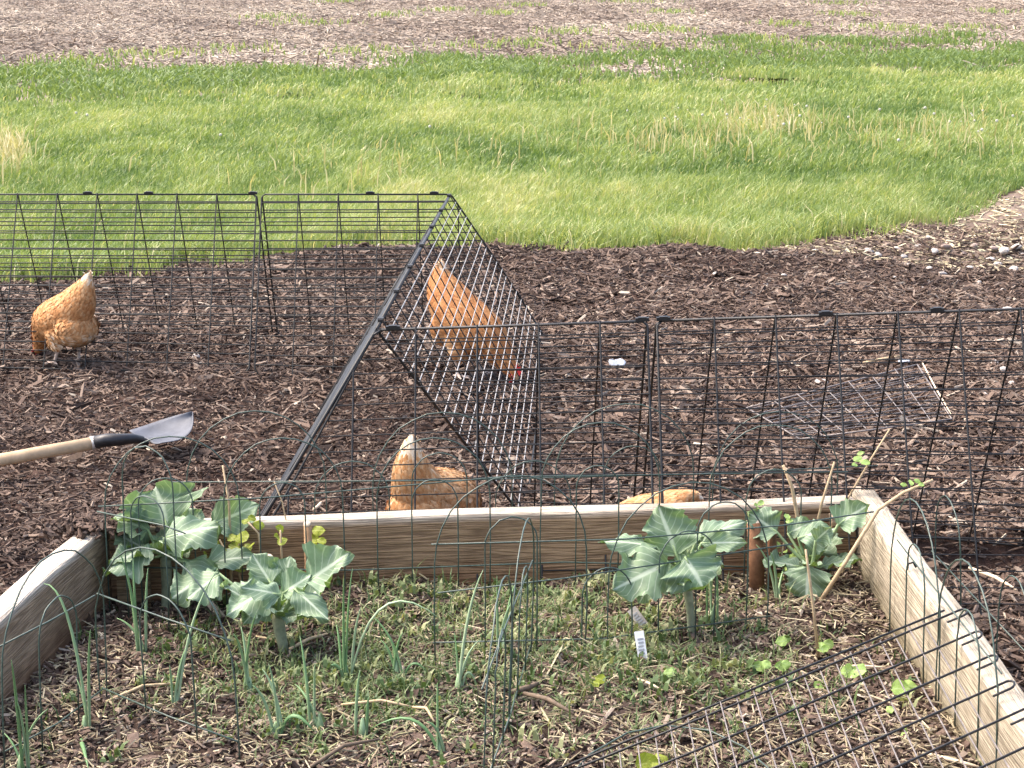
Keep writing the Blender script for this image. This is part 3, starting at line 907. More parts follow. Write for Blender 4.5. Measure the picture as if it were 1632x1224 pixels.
# panel leaning from the right board into the bed
pan_e = empty('wire_grid', U(1350, 1120, SOIL_Z))
tag(pan_e, 'black wire panel with hooked ends leaning on the right bed board', 'wire grid')
H0 = U(1530, 972, Z_TOP + .022); H6 = U(1632, 1130, Z_TOP + .022)
hd = (H6 - H0) / 4.0
E0 = U(890, 1236, SOIL_Z + .03)
wd_ = (E0 - H0)
for kx in range(-1, 9):
    Hk = H0 + hd * (kx if kx >= 0 else -.22)
    endk = Hk + wd_ * (1.02 + .015 * kx)
    if kx == -1: Hk = Hk + wd_ * .035; 
    mb = MB()
    dirn = (Hk - endk).normalized(); hx = hd.normalized()
    if kx >= 0:
        pts = [endk, endk.lerp(Hk, .5) + Vector((0, 0, -.004)), Hk]
        for a in range(20, 181, 32):
            aa = math.radians(a)
            pts.append(Hk + dirn * .013 * math.sin(aa) + hx * .016 * (1 - math.cos(aa)))
        pts.append(Hk + hx * .032 - dirn * .04)
    else:
        pts = [endk, Hk]
    mb.tube(pts, .0023, 6)
    mb.build('wire', M['wire'], pan_e)
for i in range(24):
    f = .09 + i * .0405
    a = H0 + hd * -.22 + wd_ * f + Vector((0, 0, -.0045)); b = H0 + hd * 8 + wd_ * f + Vector((0, 0, -.0045))
    wire_obj(rnd(a, .002), rnd(b, .002), .0015, M['rust'], pan_e)

# ------------------------------------------------------------------ green hoop border fences
def hoop_pts(c, d, halfw, z0, z1, lean=0.0, seg=14):
    """upside-down U: centre c (x,y), horizontal direction d, from z0 up to z1"""
    up = Vector((0, 0, 1)); n_ = d.cross(up)
    spring = z1 - min(halfw * 1.05, (z1 - z0) * .8)
    pts = [Vector((c.x, c.y, z0)) - d * halfw, Vector((c.x, c.y, (z0 + spring) / 2)) - d * halfw * 1.01]
    for i in range(seg + 1):
        a = math.pi - math.pi * i / seg
        pts.append(Vector((c.x, c.y, spring + (z1 - spring) * math.sin(a))) + d * halfw * math.cos(a))
    pts.append(Vector((c.x, c.y, (z0 + spring) / 2)) + d * halfw * 1.01)
    pts.append(Vector((c.x, c.y, z0)) + d * halfw)
    return [p + n_ * lean * (p.z - z0) for p in pts]

def hoop_fence(label, z0, hoops, rails, name='hoop_fence', r=.0017):
    """hoops: (centre, dir, half width, top z, lean); rails: (A, B)"""
    c0 = sum((h[0] for h in hoops), Vector()) / len(hoops)
    e = empty(name, (c0.x, c0.y, z0)); tag(e, label, 'garden fence', 'green wire hoop fences around the bed')
    for (c, d, hw, z1, lean) in hoops:
        mb = MB()
        pts = [rnd(p, .0006) for p in hoop_pts(c, d, hw, z0 - .02, z1, lean)]
        mb.tube(pts, r, 6)
        mb.build('hoop', M['green_wire'], e)
    for pts in rails:
        mb = MB(); mb.tube([rnd(p, .003) for p in pts], r, 6); mb.build('rail', M['green_wire'], e)
    return e

def front_hoops(lst, Yf, lean=0.0):
    """hoops of a fence that faces the camera: (centre x, top y, half width) seen in the plane of depth Yf(px)"""
    out = []
    for (px, py, hw) in lst:
        Y = Yf(px); p = P(px, py, Y); q = P(px + hw, py, Yf(px + hw)); w_ = P(px - hw, py, Yf(px - hw))
        d = (q - w_); d.z = 0
        out.append((Vector((p.x, p.y, 0)), d.normalized(), d.length / 2, p.z, lean))
    return out

yb = lambda px: BL.y + (BR.y - BL.y) * (px - 172) / (1362 - 172)
# behind the back board
Yf = lambda px: yb(px) + .12
hoop_fence('green wire hoop fence standing just behind the back board', 0.0,
           front_hoops([(405, 655, 112), (705, 657, 112), (997, 643, 112), (1240, 656, 100), (560, 735, 60), (850, 735, 60), (700, 722, 44), (1009, 711, 46)], Yf),
           [[P(270, 767, Yf(270)), P(700, 765, Yf(700)), P(1100, 752, Yf(1100)), P(1400, 742, Yf(1400))]])
# inside the back board
Yf2 = lambda px: yb(px) - .09
hoop_fence('green wire hoop fence inside the bed along the back board', SOIL_Z,
           front_hoops([(270, 695, 108), (449, 698, 96), (690, 698, 90), (958, 673, 95), (1232, 677, 98), (262, 762, 44), (449, 769, 36), (692, 764, 37), (953, 742, 34), (1235, 748, 44)], Yf2),
           [[P(156, 812, Yf2(156)), P(420, 790, Yf2(420)), P(800, 760, Yf2(800)), P(1350, 752, Yf2(1350))],
            [P(170, 905, Yf2(170)), P(560, 912, Yf2(560)), P(900, 897, Yf2(900)), P(1330, 905, Yf2(1330))]])
# side return at the left
Yl = lambda px: BL.y - .16 - (px - 190) * .001
hoop_fence('narrow green hoops over the large left broccoli plant', SOIL_Z,
           front_hoops([(232, 712, 40), (233, 791, 27)], Yl), [[P(155, 814, Yl(155)), P(260, 838, Yl(260)), P(300, 850, Yl(300))]])
# middle of the bed
Ym0 = U(815, 1052, SOIL_Z).y
Ym = lambda px: Ym0 + (px - 815) * .0004
hoop_fence('green wire hoop fence across the middle of the bed', SOIL_Z,
           front_hoops([(815, 758, 122), (1102, 769, 128), (815, 824, 42), (1154, 800, 41), (1097, 846, 45), (968, 905, 40)], Ym),
           [[P(688, 868, Ym(688)), P(1000, 864, Ym(1000)), P(1250, 838, Ym(1250)), P(1390, 815, Ym(1390))], [P(690, 1024, Ym(690)), P(960, 1020, Ym(960)), P(1230, 985, Ym(1230))],
            [P(700, 948, Ym(700)), P(900, 925, Ym(900)), P(1260, 872, Ym(1260))]])
# front left, two angled sections meeting at a corner
def angled(label, A, B, tops, small, rails_z, n_big, zt=.455):
    d = (B - A); L = d.length; d.normalize()
    hs = []
    for i in range(n_big):
        c = A + d * L * (i + .5) / n_big
        hs.append((c, d, L / n_big * .52, zt, 0.03))
        hs.append((c + d * .01, d, L / n_big * .19, zt - small, 0.03))
    rl_ = [[A + Vector((0, 0, z - SOIL_Z)), (A + B) / 2 + Vector((0, 0, z - SOIL_Z - .003)), B + Vector((0, 0, z - SOIL_Z))] for z in rails_z]
    return hoop_fence(label, SOIL_Z, hs, rl_)
cn = U(167, 1130, SOIL_Z)
angled('green hoop fence section at the front left edge of the bed', U(12, 1235, SOIL_Z), cn, None, .09, (.32, .12), 1)
angled('green hoop fence section between the onions at front left', cn, U(378, 1215, SOIL_Z), None, .09, (.32, .12), 1)
# section running towards the camera in the middle
angled('green hoop fence section seen edge-on in the bed centre', U(770, 1290, SOIL_Z), U(845, 1050, SOIL_Z), None, .10, (.30, .11), 2, .44)
# along the right board
angled('green hoop fence section running along the right bed board', U(1420, 1010, SOIL_Z), U(1585, 1260, SOIL_Z), None, .09, (.30,), 2, .44)
ga = U(1480, 950, .0); gb = U(1650, 1150, .0)
d_ = (gb - ga).normalized()
hoop_fence('grey-green hoops standing outside the right bed board', 0.0, [(ga + d_ * .16, d_, .10, .30, .05), (ga + d_ * .62, d_, .10, .26, .02)],
           [[ga + Vector((0, 0, .12)), gb + Vector((0, 0, .12))]])
# one hoop fallen flat
mb = MB(); pts = []
for (px, py) in [(905, 1240), (940, 1202), (1000, 1168), (1060, 1156), (1130, 1164), (1185, 1190), (1225, 1225), (1240, 1245)]:
    q = U(px, py, SOIL_Z + .03); pts.append(q)
mb.tube(pts, .0019, 6)
o = mb.build('fallen_hoop', M['green_wire']); tag(o, 'single green wire hoop fallen flat at the bottom of the bed', 'wire hoop')

# ------------------------------------------------------------------ shovel
M['ash'] = mat_plain('shovel_handle_wood', (0.50, 0.36, 0.215), 0.6, 0.3, 0, .22, 25)
M['socket'] = mat_plain('shovel_socket', (0.022, 0.022, 0.024), 0.4, 0.5, .3, .3, 40)
M['steel'] = mat_plain('shovel_blade', (0.085, 0.093, 0.112), 0.6, 0.3, .1, .25, 18, .15)
M['ferrule'] = mat_plain('pale_ferrule', (0.45, 0.43, 0.40), 0.45, .5, .5)
S1 = U(149, 706, .075); S2 = U(190, 701, .085); S3 = U(225, 701, .065); H_in = U(0, 735, .05)
hdv = (H_in - S1)
shv = empty('shovel', U(150, 725, 0)); tag(shv, 'round-point shovel with wooden handle lying on the mulch', 'shovel')
mb = MB(); mb.tube([S1 + hdv * 2.3, S1 + hdv * 1.2 + Vector((0, 0, .004)), S1], [.019, .0195, .0195], 14); mb.build('handle', M['ash'], shv)
mb = MB(); mb.tube([S1 - hdv * .02, S1 + hdv * .03], .0215, 14); mb.build('ferrule', M['ferrule'], shv)
mb = MB(); mb.tube([S1, S1.lerp(S2, .5) + Vector((0, 0, .004)), S2, S2.lerp(S3, .6) + Vector((0, 0, .004)), S3, S3 + (S3 - S2) * .25 - Vector((0, 0, .012))], [.0205, .0205, .019, .016, .013, .009], 14); mb.build('socket', M['socket'], shv)
T0 = U(234, 704, .045); T1 = P(307, 662, T0.y + .14)
NE = U(272, 704, .004); FE = P(257, 670, NE.y + .15)
ax = (T1 - T0); BLn_ = ax.length; ax.normalize()
lat = (NE - FE); HWB = lat.length * .56; lat = (lat - ax * lat.dot(ax)).normalized(); nor = lat.cross(ax).normalized()
if nor.z < 0: nor = -nor
mb = MB(); V = []; F = []; UVs = []
nu, nv = 12, 18
for j in range(nv + 1):
    v = j / nv
    w = HWB * (.92 + .08 * min(1, v / .25)) * (1 - max(0, (v - .3) / .7) ** 2.1)
    w = max(w, .002) * (1.0 - .06 * (1 - v))
    for i in range(nu + 1):
        u = -1 + 2 * i / nu
        z = .020 * (u * u) * (1 - .3 * v) - .018 * math.sin(v * math.pi) + (.014 * math.exp(-(u / .25) ** 2) * (1 - v) ** 2)
        V.append(T0 + ax * BLn_ * v + lat * w * u + nor * z)
for j in range(nv):
    for i in range(nu):
        a = j * (nu + 1) + i; F.append((a, a + 1, a + nu + 2, a + nu + 1))
mb.add(V, F); bl = mb.build('blade', M['steel'], shv)
md = bl.modifiers.new('thick', 'SOLIDIFY'); md.thickness = .0025

# ------------------------------------------------------------------ leaves and vegetables
M['brassica'] = mat_leaf('broccoli_leaf', (0.17, 0.255, 0.185), (0.135, 0.205, 0.065), (0.44, 0.51, 0.39), .55, .18)
M['brassica_stem'] = mat_plain('broccoli_stem', (0.24, 0.33, 0.16), .55, .35, 0, .25, 50)
M['stem_old'] = mat_plain('woody_stem', (0.22, 0.24, 0.15), .7, .3, 0, .3, 60)
M['onion'] = mat_tint('onion_leaf', [(0, (.09, .19, .06)), (.5, (.15, .27, .11)), (1, (.34, .44, .27))], .45, .45, .12, 0)
M['berry'] = mat_leaf('raspberry_leaf', (0.24, 0.30, 0.035), (0.26, 0.32, 0.08), (0.38, 0.42, 0.10), .5, .3, 5.0, 60)
M['seedling'] = mat_leaf('seedling_leaf', (0.26, 0.40, 0.13), (0.24, 0.36, 0.12), (0.36, 0.48, 0.2), .5, .25, 4.0, 60)
M['cane'] = mat_plain('dry_cane', (0.44, 0.33, 0.20), .7, .25, 0, .3, 70)
M['cane_dark'] = mat_plain('dark_cane', (0.13, 0.095, 0.065), .7, .25, 0, .35, 70)
M['cutwood'] = mat_plain('fresh_cut_wood', (0.62, 0.50, 0.36), .8, .2, 0, .2, 90)

def bez(a, b, c, n=8):
    a, b, c = Vector(a), Vector(b), Vector(c)
    return [a * (1 - t) ** 2 + b * 2 * t * (1 - t) + c * t * t for t in [i / n for i in range(n + 1)]]

def leaf(parent, base, tip, width, nrm, mat, cup=.25, droop=.15, wave=.05, lobe=.12, fold=0.0, crown=None, pr=.004, seed=None, shape=.75, pmat=None, name='leaf', nu=10, nv=14, curl_tip=0.0):
    base = Vector(base); tip = Vector(tip)
    rs = random.Random(seed if seed is not None else random.random())
    T = tip - base; L = T.length; T.normalize()
    nrm = Vector(nrm); nrm = (nrm - T * nrm.dot(T)).normalized()
    S = T.cross(nrm).normalized()
    ph = rs.uniform(0, 6.28); ph2 = rs.uniform(0, 6.28)
    V = []; UVs = []; F = []
    for j in range(nv + 1):
        v = j / nv
        w = math.sin(math.pi * min(1, v * .97 + .03) ** shape) ** .65
        if v < .12: w *= .35 + .65 * (v / .12)
        for i in range(nu + 1):
            u = -1 + 2 * i / nu
            au = abs(u)
            edge = 1 + lobe * math.sin(v * 17 + ph + (0 if u > 0 else 1.7)) * au + lobe * .7 * math.sin(v * 43 + ph2 + u) * au * au
            y = u * w * width * .5 * edge
            z = cup * width * .5 * au ** 1.7 * w - droop * L * v * v + wave * width * math.sin(v * 9 + ph2 + u * 2.5) * au + wave * .5 * width * math.sin(v * 21 + ph + u * 4) * au * au
            z += fold * width * (1 - au) * -0.3
            z += .012 * width * math.sin((v - .42 * au) * 7 * 6.283) * au * (1 - au) * 3
            x = v * L * (1 - .05 * au) - curl_tip * L * max(0, v - .75)
            V.append(base + T * x + S * y + nrm * z)
            UVs.append((u, v))
    for j in range(nv):
        for i in range(nu):
            a = j * (nu + 1) + i; F.append((a, a + 1, a + nu + 2, a + nu + 1))
    mb = MB(); mb.add(V, F, UVs, 0)
    if crown is not None:
        crown = Vector(crown)
        mid = (crown + base) / 2 + Vector((0, 0, -.012))
        pts = bez(crown, mid, base, 6) + [base + T * L * .25 - nrm * .002]
        mb.tube(pts, [pr * 1.25, pr * 1.2, pr * 1.1, pr, pr * .95, pr * .9, pr * .85, pr * .35], 7, 1)
    return mb.build(name, [mat, pmat or M['brassica_stem']], parent)

CAMV = Vector((0, -1, .38))
def plant(label, base_px, crown_px, leaves, stem_r=.011, lean_px=None, name='broccoli_plant', cat='broccoli', dY=0.0):
    """leaves: (base px, tip px, width px, depth offset of tip, normal, cup, droop, seed)"""
    b = U(*base_px, SOIL_Z); Y = b.y + dY
    e = empty(name, b); tag(e, label, cat, 'broccoli plants in the bed')
    c = P(*crown_px, Y)
    mid = P((base_px[0] * .5 + crown_px[0] * .5) + (lean_px or 0), base_px[1] * .5 + crown_px[1] * .5, Y)
    mb = MB(); mb.tube(bez(b - Vector((0, 0, .02)), mid, c, 8), [stem_r * .85, stem_r * .85, stem_r * .9, stem_r * .95, stem_r, stem_r * 1.05, stem_r * 1.1, stem_r, stem_r * .6], 9)
    mb.build('stem', M['stem_old'] if stem_r > .009 else M['brassica_stem'], e)
    sc = F_PX / (Y * CP)
    for k, (bp, tp, w, d0, d1, nr, cup, droop) in enumerate(leaves):
        leaf(e, P(bp[0], bp[1], Y + d0), P(bp[0] + (tp[0] - bp[0]) * 1.12, bp[1] + (tp[1] - bp[1]) * 1.12, Y + d1), w / sc * 1.30, nr, M['brassica'], cup, droop, .15, .11, crown=c + Vector((random.gauss(0, .004), random.gauss(0, .004), -.01 * random.random())), seed=k * 7 + base_px[0], nu=16, nv=22)
    # smaller leaves filling the crown
    rs = random.Random(base_px[0])
    for k in range(6):
        a = k * 1.05 + rs.uniform(0, .8); L_ = rs.uniform(.055, .10); up_ = rs.uniform(.1, .75)
        d_ = Vector((math.cos(a), math.sin(a) * .8, up_)).normalized()
        b0 = c + d_ * rs.uniform(.02, .06) + Vector((0, 0, -.015))
        leaf(e, b0, b0 + d_ * L_, L_ * rs.uniform(.6, .9), Vector((-math.cos(a) * .5, -math.sin(a) * .5 - .25, .9)), M['brassica'], rs.uniform(-.1, .6), rs.uniform(0, .25), .14, .2, crown=c, pr=.0028, seed=k + 31 + base_px[0], nu=12, nv=16)
    # young heart leaves
    for k in range(5):
        a = k * 1.257 + base_px[0]
        q = c + Vector((math.cos(a) * .03, math.sin(a) * .03, .035 + .01 * math.sin(k * 2)))
        leaf(e, c + Vector((math.cos(a) * .008, math.sin(a) * .008, .005)), q, .03, Vector((-math.cos(a), -math.sin(a), .6)), M['brassica'], .5, .1, .08, .15, seed=k + 100)
    return e

plant('largest broccoli plant, in the left rear corner of the bed', (262, 965), (262, 880), [
    ((266, 838), (250, 782), 108, .02, .07, (0.1, -.75, .65), .75, -.05),
    ((338, 836), (408, 806), 52, .06, .10, (0, -1, .25), .35, .12),
    ((262, 858), (338, 832), 62, -.08, -.10, (.1, -.55, .85), -.25, .18),
    ((236, 845), (192, 822), 46, .0, -.03, (-.2, -.6, .8), .3, .3),
    ((236, 868), (168, 902), 62, -.02, -.10, (-.3, -.5, .85), -.35, .18),
    ((344, 906), (278, 946), 66, -.10, -.17, (-.25, -.75, .6), -.15, .10),
    ((330, 898), (398, 880), 40, .0, -.02, (.3, -.5, .8), .2, .2),
    ((250, 885), (222, 862), 44, .08, .10, (0, -.7, .7), .3, .1),
    ((290, 850), (318, 815), 44, .08, .1, (.2, -.8, .5), .5, .1),
    ((296, 895), (345, 950), 50, -.06, -.12, (.1, -.9, .3), .1, .1),
], .012, 6)
plant('broccoli plant with a thick bare stem, second from the left', (457, 1042), (441, 975), [
    ((492, 926), (552, 884), 66, .0, -.02, (-.25, -.75, .65), .55, .0),
    ((428, 938), (366, 972), 58, -.03, -.08, (-.3, -.6, .7), -.1, .10),
    ((432, 930), (404, 886), 44, .05, .08, (.1, -.8, .6), .5, .0),
    ((470, 940), (520, 980), 40, -.03, -.08, (.4, -.7, .6), -.3, .12),
    ((446, 948), (392, 934), 40, -.05, -.09, (0, -.6, .8), -.2, .1),
    ((450, 935), (462, 890), 46, .06, .09, (-.1, -.9, .4), .45, .0),
    ((452, 945), (492, 918), 46, .0, .0, (0, -.7, .7), .4, .05),
    ((430, 950), (390, 990), 40, -.02, -.06, (-.1, -.9, .4), -.1, .1),
    ((350, 915), (300, 950), 50, .03, .0, (-.2, -.7, .6), -.1, .1),
], .0125, -4)
plant('broccoli plant with broad flat leaves behind the white plant tags', (1100, 1012), (1087, 912), [
    ((1078, 884), (1052, 812), 78, .02, .05, (.05, -.9, .4), .2, .02),
    ((1064, 897), (984, 936), 74, -.04, -.09, (-.15, -.85, .5), .05, .02),
    ((1092, 888), (1120, 934), 86, -.06, -.10, (.1, -.85, .5), -.08, .06),
    ((1046, 872), (970, 852), 34, .0, -.02, (-.1, -.5, .85), -.3, .25),
    ((1110, 860), (1182, 826), 44, .06, .08, (.1, -.6, .8), -.4, .2),
    ((1118, 866), (1184, 862), 32, -.02, -.03, (.1, -.8, .6), .2, .15),
    ((1096, 880), (1092, 842), 40, .06, .09, (0, -.9, .4), .4, .0),
    ((1042, 920), (1020, 958), 34, -.03, -.05, (-.1, -.8, .5), .1, .1),
], .0095, 12)
plant('broccoli plant with a round hanging leaf in the right rear corner', (1270, 945), (1296, 898), [
    ((1290, 902), (1284, 958), 60, -.06, -.09, (.0, -.96, .25), .05, .0),
    ((1272, 858), (1328, 838), 46, .0, .0, (0, -.6, .8), -.3, .2),
    ((1336, 836), (1378, 806), 46, .0, -.02, (.1, -.7, .7), .35, .15),
    ((1238, 848), (1196, 818), 46, .02, .03, (-.2, -.8, .5), .2, .1),
    ((1300, 862), (1322, 842), 30, -.04, -.05, (.2, -.9, .4), .4, .05),
    ((1256, 850), (1292, 832), 34, .05, .06, (0, -.7, .7), .3, .1),
], .008, -10)

def onion(label, base_px, tips, grp='onion plants in the bed'):
    b = U(*base_px, SOIL_Z); e = empty('onion_plant', b)
    tag(e, label, 'onion', grp)
    for k, t_ in enumerate(tips):
        bend = t_[2] if len(t_) > 2 else 0
        tp = P(t_[0], t_[1], b.y + random.uniform(-.05, .05))
        if tp.z < SOIL_Z + .01: tp = U(t_[0], t_[1], SOIL_Z + .012)
        s_ = b + Vector((random.gauss(0, .007), random.gauss(0, .005), -.01))
        d = tp - s_
        ctrl = s_ + Vector((d.x * .25, d.y * .25, d.z * .62 + .02 + bend * .12))
        pts = bez(s_, ctrl, tp, 9)
        r0 = random.uniform(.0042, .0062)
        mb = MB(); mb.tube(pts, [r0 * q for q in (.75, .9, 1, 1, .95, .88, .78, .62, .42, .14)], 7, squash=.55)
        tt = random.uniform(.2, .85)
        o = mb.build('leaf', M['onion'], e, True, {'tint': np.clip(np.full(len(mb.V), tt) + np.linspace(.35, -.1, len(mb.V)), 0, 1)})
    mb = MB(); mb.tube([b - Vector((0, 0, .015)), b + Vector((0, 0, .012)), b + Vector((0, 0, .035))], [.009, .0075, .003], 8)
    mb.build('bulb_neck', M['onion'], e, True, {'tint': np.full(len(mb.V), .75)})

onion('tall blue-green onion below the big left broccoli', (226, 1046), [(190, 878), (212, 890), (236, 905), (186, 985), (222, 1000), (205, 930)])
onion('onion with one long leaf arching over the left board', (136, 1168), [(70, 930, .9), (144, 1004), (122, 1082), (141, 1226)])
onion('onion cut off by the lower left corner of the photo', (34, 1232), [(18, 1052), (40, 1092), (76, 1130), (2, 1165), (28, 1120)])
onion('onion leaning right between the two left hoops', (282, 1128), [(348, 905), (310, 1010), (270, 1060)])
onion('short onion beside the stem of the second broccoli', (398, 1106), [(384, 998), (410, 975), (372, 1010)])
onion('onion with drooping leaf at the bottom, left of centre', (440, 1178), [(418, 1066), (402, 1092), (428, 1058), (500, 1165, .5)])
onion('tall onion clump in front of the back board knot', (552, 1086), [(548, 922), (562, 905), (575, 968), (536, 995), (528, 1060), (706, 990, 1.4)])
onion('spreading dark onion left of centre in the weeds', (632, 1078), [(593, 982), (642, 1008), (622, 1015), (606, 1020), (682, 1072, .3)])
onion('onion with one tall straight leaf near the bed centre', (731, 1100), [(770, 908), (724, 1008), (764, 1020), (760, 1090, .4)])
onion('two-leaved onion just right of the bed centre', (803, 1042), [(792, 918), (822, 928), (816, 960)])
onion('small onion with a leaf lying flat at bottom centre', (700, 1203), [(697, 1088), (680, 1150), (590, 1162, .6)])
onion('thin onion low in the weeds below the second broccoli', (510, 1165), [(478, 1014), (502, 1058), (470, 1090)])
onion('thin single-stem onion left of the flat leaf', (578, 1172), [(574, 1068), (588, 1110)])
onion('upright onion beside the broccoli with the broad leaves', (1134, 998), [(1130, 898), (1142, 905), (1126, 925), (1150, 950)])
onion('onion in front of the reddish stake', (1240, 960), [(1205, 868), (1228, 880), (1250, 905)])

def leafy(name, label, cat, base_px, stems, mat, smat, lw, dY=0, zb=None, sr=.003):
    """stems: list of (pixel path, [leaf centres px])"""
    b = U(*base_px, SOIL_Z if zb is None else zb); Y = b.y + dY
    e = empty(name, b); tag(e, label, cat)
    sc = F_PX / (Y * CP)
    for path, lv in stems:
        if path:
            pts = [P(p[0], p[1], Y + (p[2] if len(p) > 2 else 0)) for p in path]
            if len(pts) == 2: pts.insert(1, (pts[0] + pts[1]) / 2 + Vector((.002, 0, .002)))
            mb = MB(); mb.tube(pts, [sr * (1 - .35 * i / (len(pts) - 1)) for i in range(len(pts))], 7); mb.build('stem', smat, e)
        for (x, y, L) in lv:
            a = random.uniform(0, 6.28)
            c = P(x, y, Y + random.gauss(0, .015)); L_ = L / sc
            d = Vector((math.cos(a), math.sin(a) * .5, random.uniform(-.3, .5))).normalized()
            leaf(e, c - d * L_ * .5, c + d * L_ * .5, L_ * lw, Vector((random.gauss(0, .3), -.8, .7)), mat, random.uniform(-.2, .4), .15, .06, .08, seed=x + y, nu=6, nv=8, shape=.85)
    return e

random.seed(23)
leafy('raspberry_shoot', 'yellow-green raspberry shoots by the left end of the back board', 'raspberry', (370, 935),
      [([(370, 935), (365, 890), (350, 860)], [(340, 864, 26), (352, 880, 24), (330, 885, 22), (362, 895, 26), (384, 893, 32), (372, 870, 26)]),
       ([(385, 935), (375, 880), (385, 860), (390, 850)], [(368, 856, 22), (384, 856, 30), (395, 872, 20), (400, 868, 18), (380, 905, 30)]),
       ([(420, 930), (412, 850), (395, 832)], [(392, 830, 16), (412, 836, 22), (402, 826, 16)]),
       ([(452, 930), (448, 870), (447, 845)], [(446, 842, 20), (450, 862, 20), (442, 855, 16)])], M['berry'], M['cane'], .75, -.10)
leafy('raspberry_shoot', 'bright yellow shoot beside the cut stub on the back board', 'raspberry', (500, 930),
      [([(500, 928), (503, 870)], [(508, 845, 24), (498, 860, 24), (512, 862, 18), (503, 872, 18)])], M['berry'], M['cane'], .8, -.07)
leafy('raspberry_cane', 'long bare cane leaning right past the bed corner', 'cane', (1305, 960),
      [([(1305, 962), (1345, 900), (1400, 812), (1440, 785), (1487, 765)], [(1452, 768, 16), (1440, 772, 13), (1462, 766, 14), (1468, 772, 12), (1342, 900, 12)])], M['seedling'], M['cane'], .6, -.04, sr=.0052)
leafy('raspberry_cane', 'thin pale cane with a tuft of leaves above the right corner', 'cane', (1330, 905),
      [([(1318, 880), (1345, 805), (1388, 732), (1418, 684)], [(1368, 730, 22), (1378, 736, 20), (1362, 740, 16), (1372, 722, 14), (1348, 798, 20), (1340, 802, 16)])], M['seedling'], M['cane'], .55, .02, sr=.0033)
leafy('dry_stalk', 'thick dry stalk standing at the right end of the back board', 'stalk', (1285, 930),
      [([(1284, 930), (1272, 830), (1262, 775), (1248, 742)], [])], M['berry'], M['cane'], .5, .03, sr=.0055)
leafy('dry_stalk', 'straight pale stalk left of the leafy thin cane', 'stalk', (1290, 930),
      [([(1288, 900), (1310, 800), (1330, 736)], [])], M['berry'], M['cane'], .5, .02, sr=.0038)
leafy('dry_stalk', 'slender dry stalk in front of the round hanging leaf', 'stalk', (1304, 1045),
      [([(1304, 1046), (1296, 965), (1288, 905), (1284, 876)], [])], M['berry'], M['cane'], .5, 0, sr=.0036)
leafy('dry_stalk', 'pale stalk rising behind the big left broccoli', 'stalk', (370, 930),
      [([(370, 930), (365, 800), (355, 742)], [])], M['berry'], M['cane'], .5, -.09, sr=.0032)
leafy('dry_stalk', 'thin wiry stalk left of the cut stub on the back board', 'stalk', (458, 920),
      [([(460, 912), (462, 860), (450, 800), (437, 768)], [])], M['berry'], M['cane'], .5, -.09, sr=.0022)
leafy('twig', 'forked brown twig against the left part of the back board', 'twig', (430, 920),
      [([(428, 915), (425, 880), (398, 838), (392, 832)], []), ([(425, 880), (445, 862), (455, 900)], [])], M['berry'], M['cane'], .5, -.09, sr=.003)
leafy('raspberry_shoot', 'low leafy shoots around the reddish stake in the right corner', 'raspberry', (1255, 935),
      [([(1255, 935), (1245, 890), (1250, 860)], [(1236, 868, 18), (1248, 880, 20), (1262, 888, 18), (1240, 896, 16), (1230, 905, 16), (1256, 905, 20), (1270, 876, 16), (1244, 918, 18), (1262, 920, 16)]),
       ([(1208, 830), (1206, 812)], [(1206, 806, 18), (1212, 802, 14), (1255, 822, 16), (1258, 830, 14)])], M['seedling'], M['cane'], .7, .0, sr=.0025)

def stake(label, px, top_py, bot_py, w, tilt=0, mat=None, dy=0.0, name='stake'):
    Y = U(px, bot_py, SOIL_Z).y + dy; sc = F_PX / (Y * CP)
    b = U(px, bot_py, SOIL_Z); t_ = P(px + tilt, top_py, Y)
    r_ = w / sc / 2
    e = empty(name, b); tag(e, label, 'stake')
    mb = MB(); mb.tube([b - Vector((0, 0, .03)), b.lerp(t_, .5) + Vector((.003, 0, 0)), t_], [r_, r_ * 1.05, r_ * .95], 10); mb.build('shaft', mat, e, True)
    mb = MB(); mb.tube([t_ - Vector((0, 0, .001)), t_ + Vector((-.001, -.003, .004))], [r_ * .96, r_ * .85], 10); mb.build('cut_end', M['cutwood'], e)
M['redbark'] = mat_plain('reddish_bark', (0.17, 0.085, 0.045), .8, .2, 0, .35, 45, .4)
M['bark'] = mat_plain('brown_bark', (0.32, 0.20, 0.11), .8, .2, 0, .3, 45, .4)
stake('stout reddish wooden stake near the right corner of the bed', 1207, 832, 938, 26, -6, M['redbark'])
stake('second reddish stake close beside the stout one', 1228, 845, 934, 16, 2, M['redbark'])
stake('cut wooden stub standing high against the back board', 490, 836, 952, 14, 0, M['bark'])
stake('low cut wooden stub behind the second broccoli', 436, 890, 962, 19, -8, M['bark'])

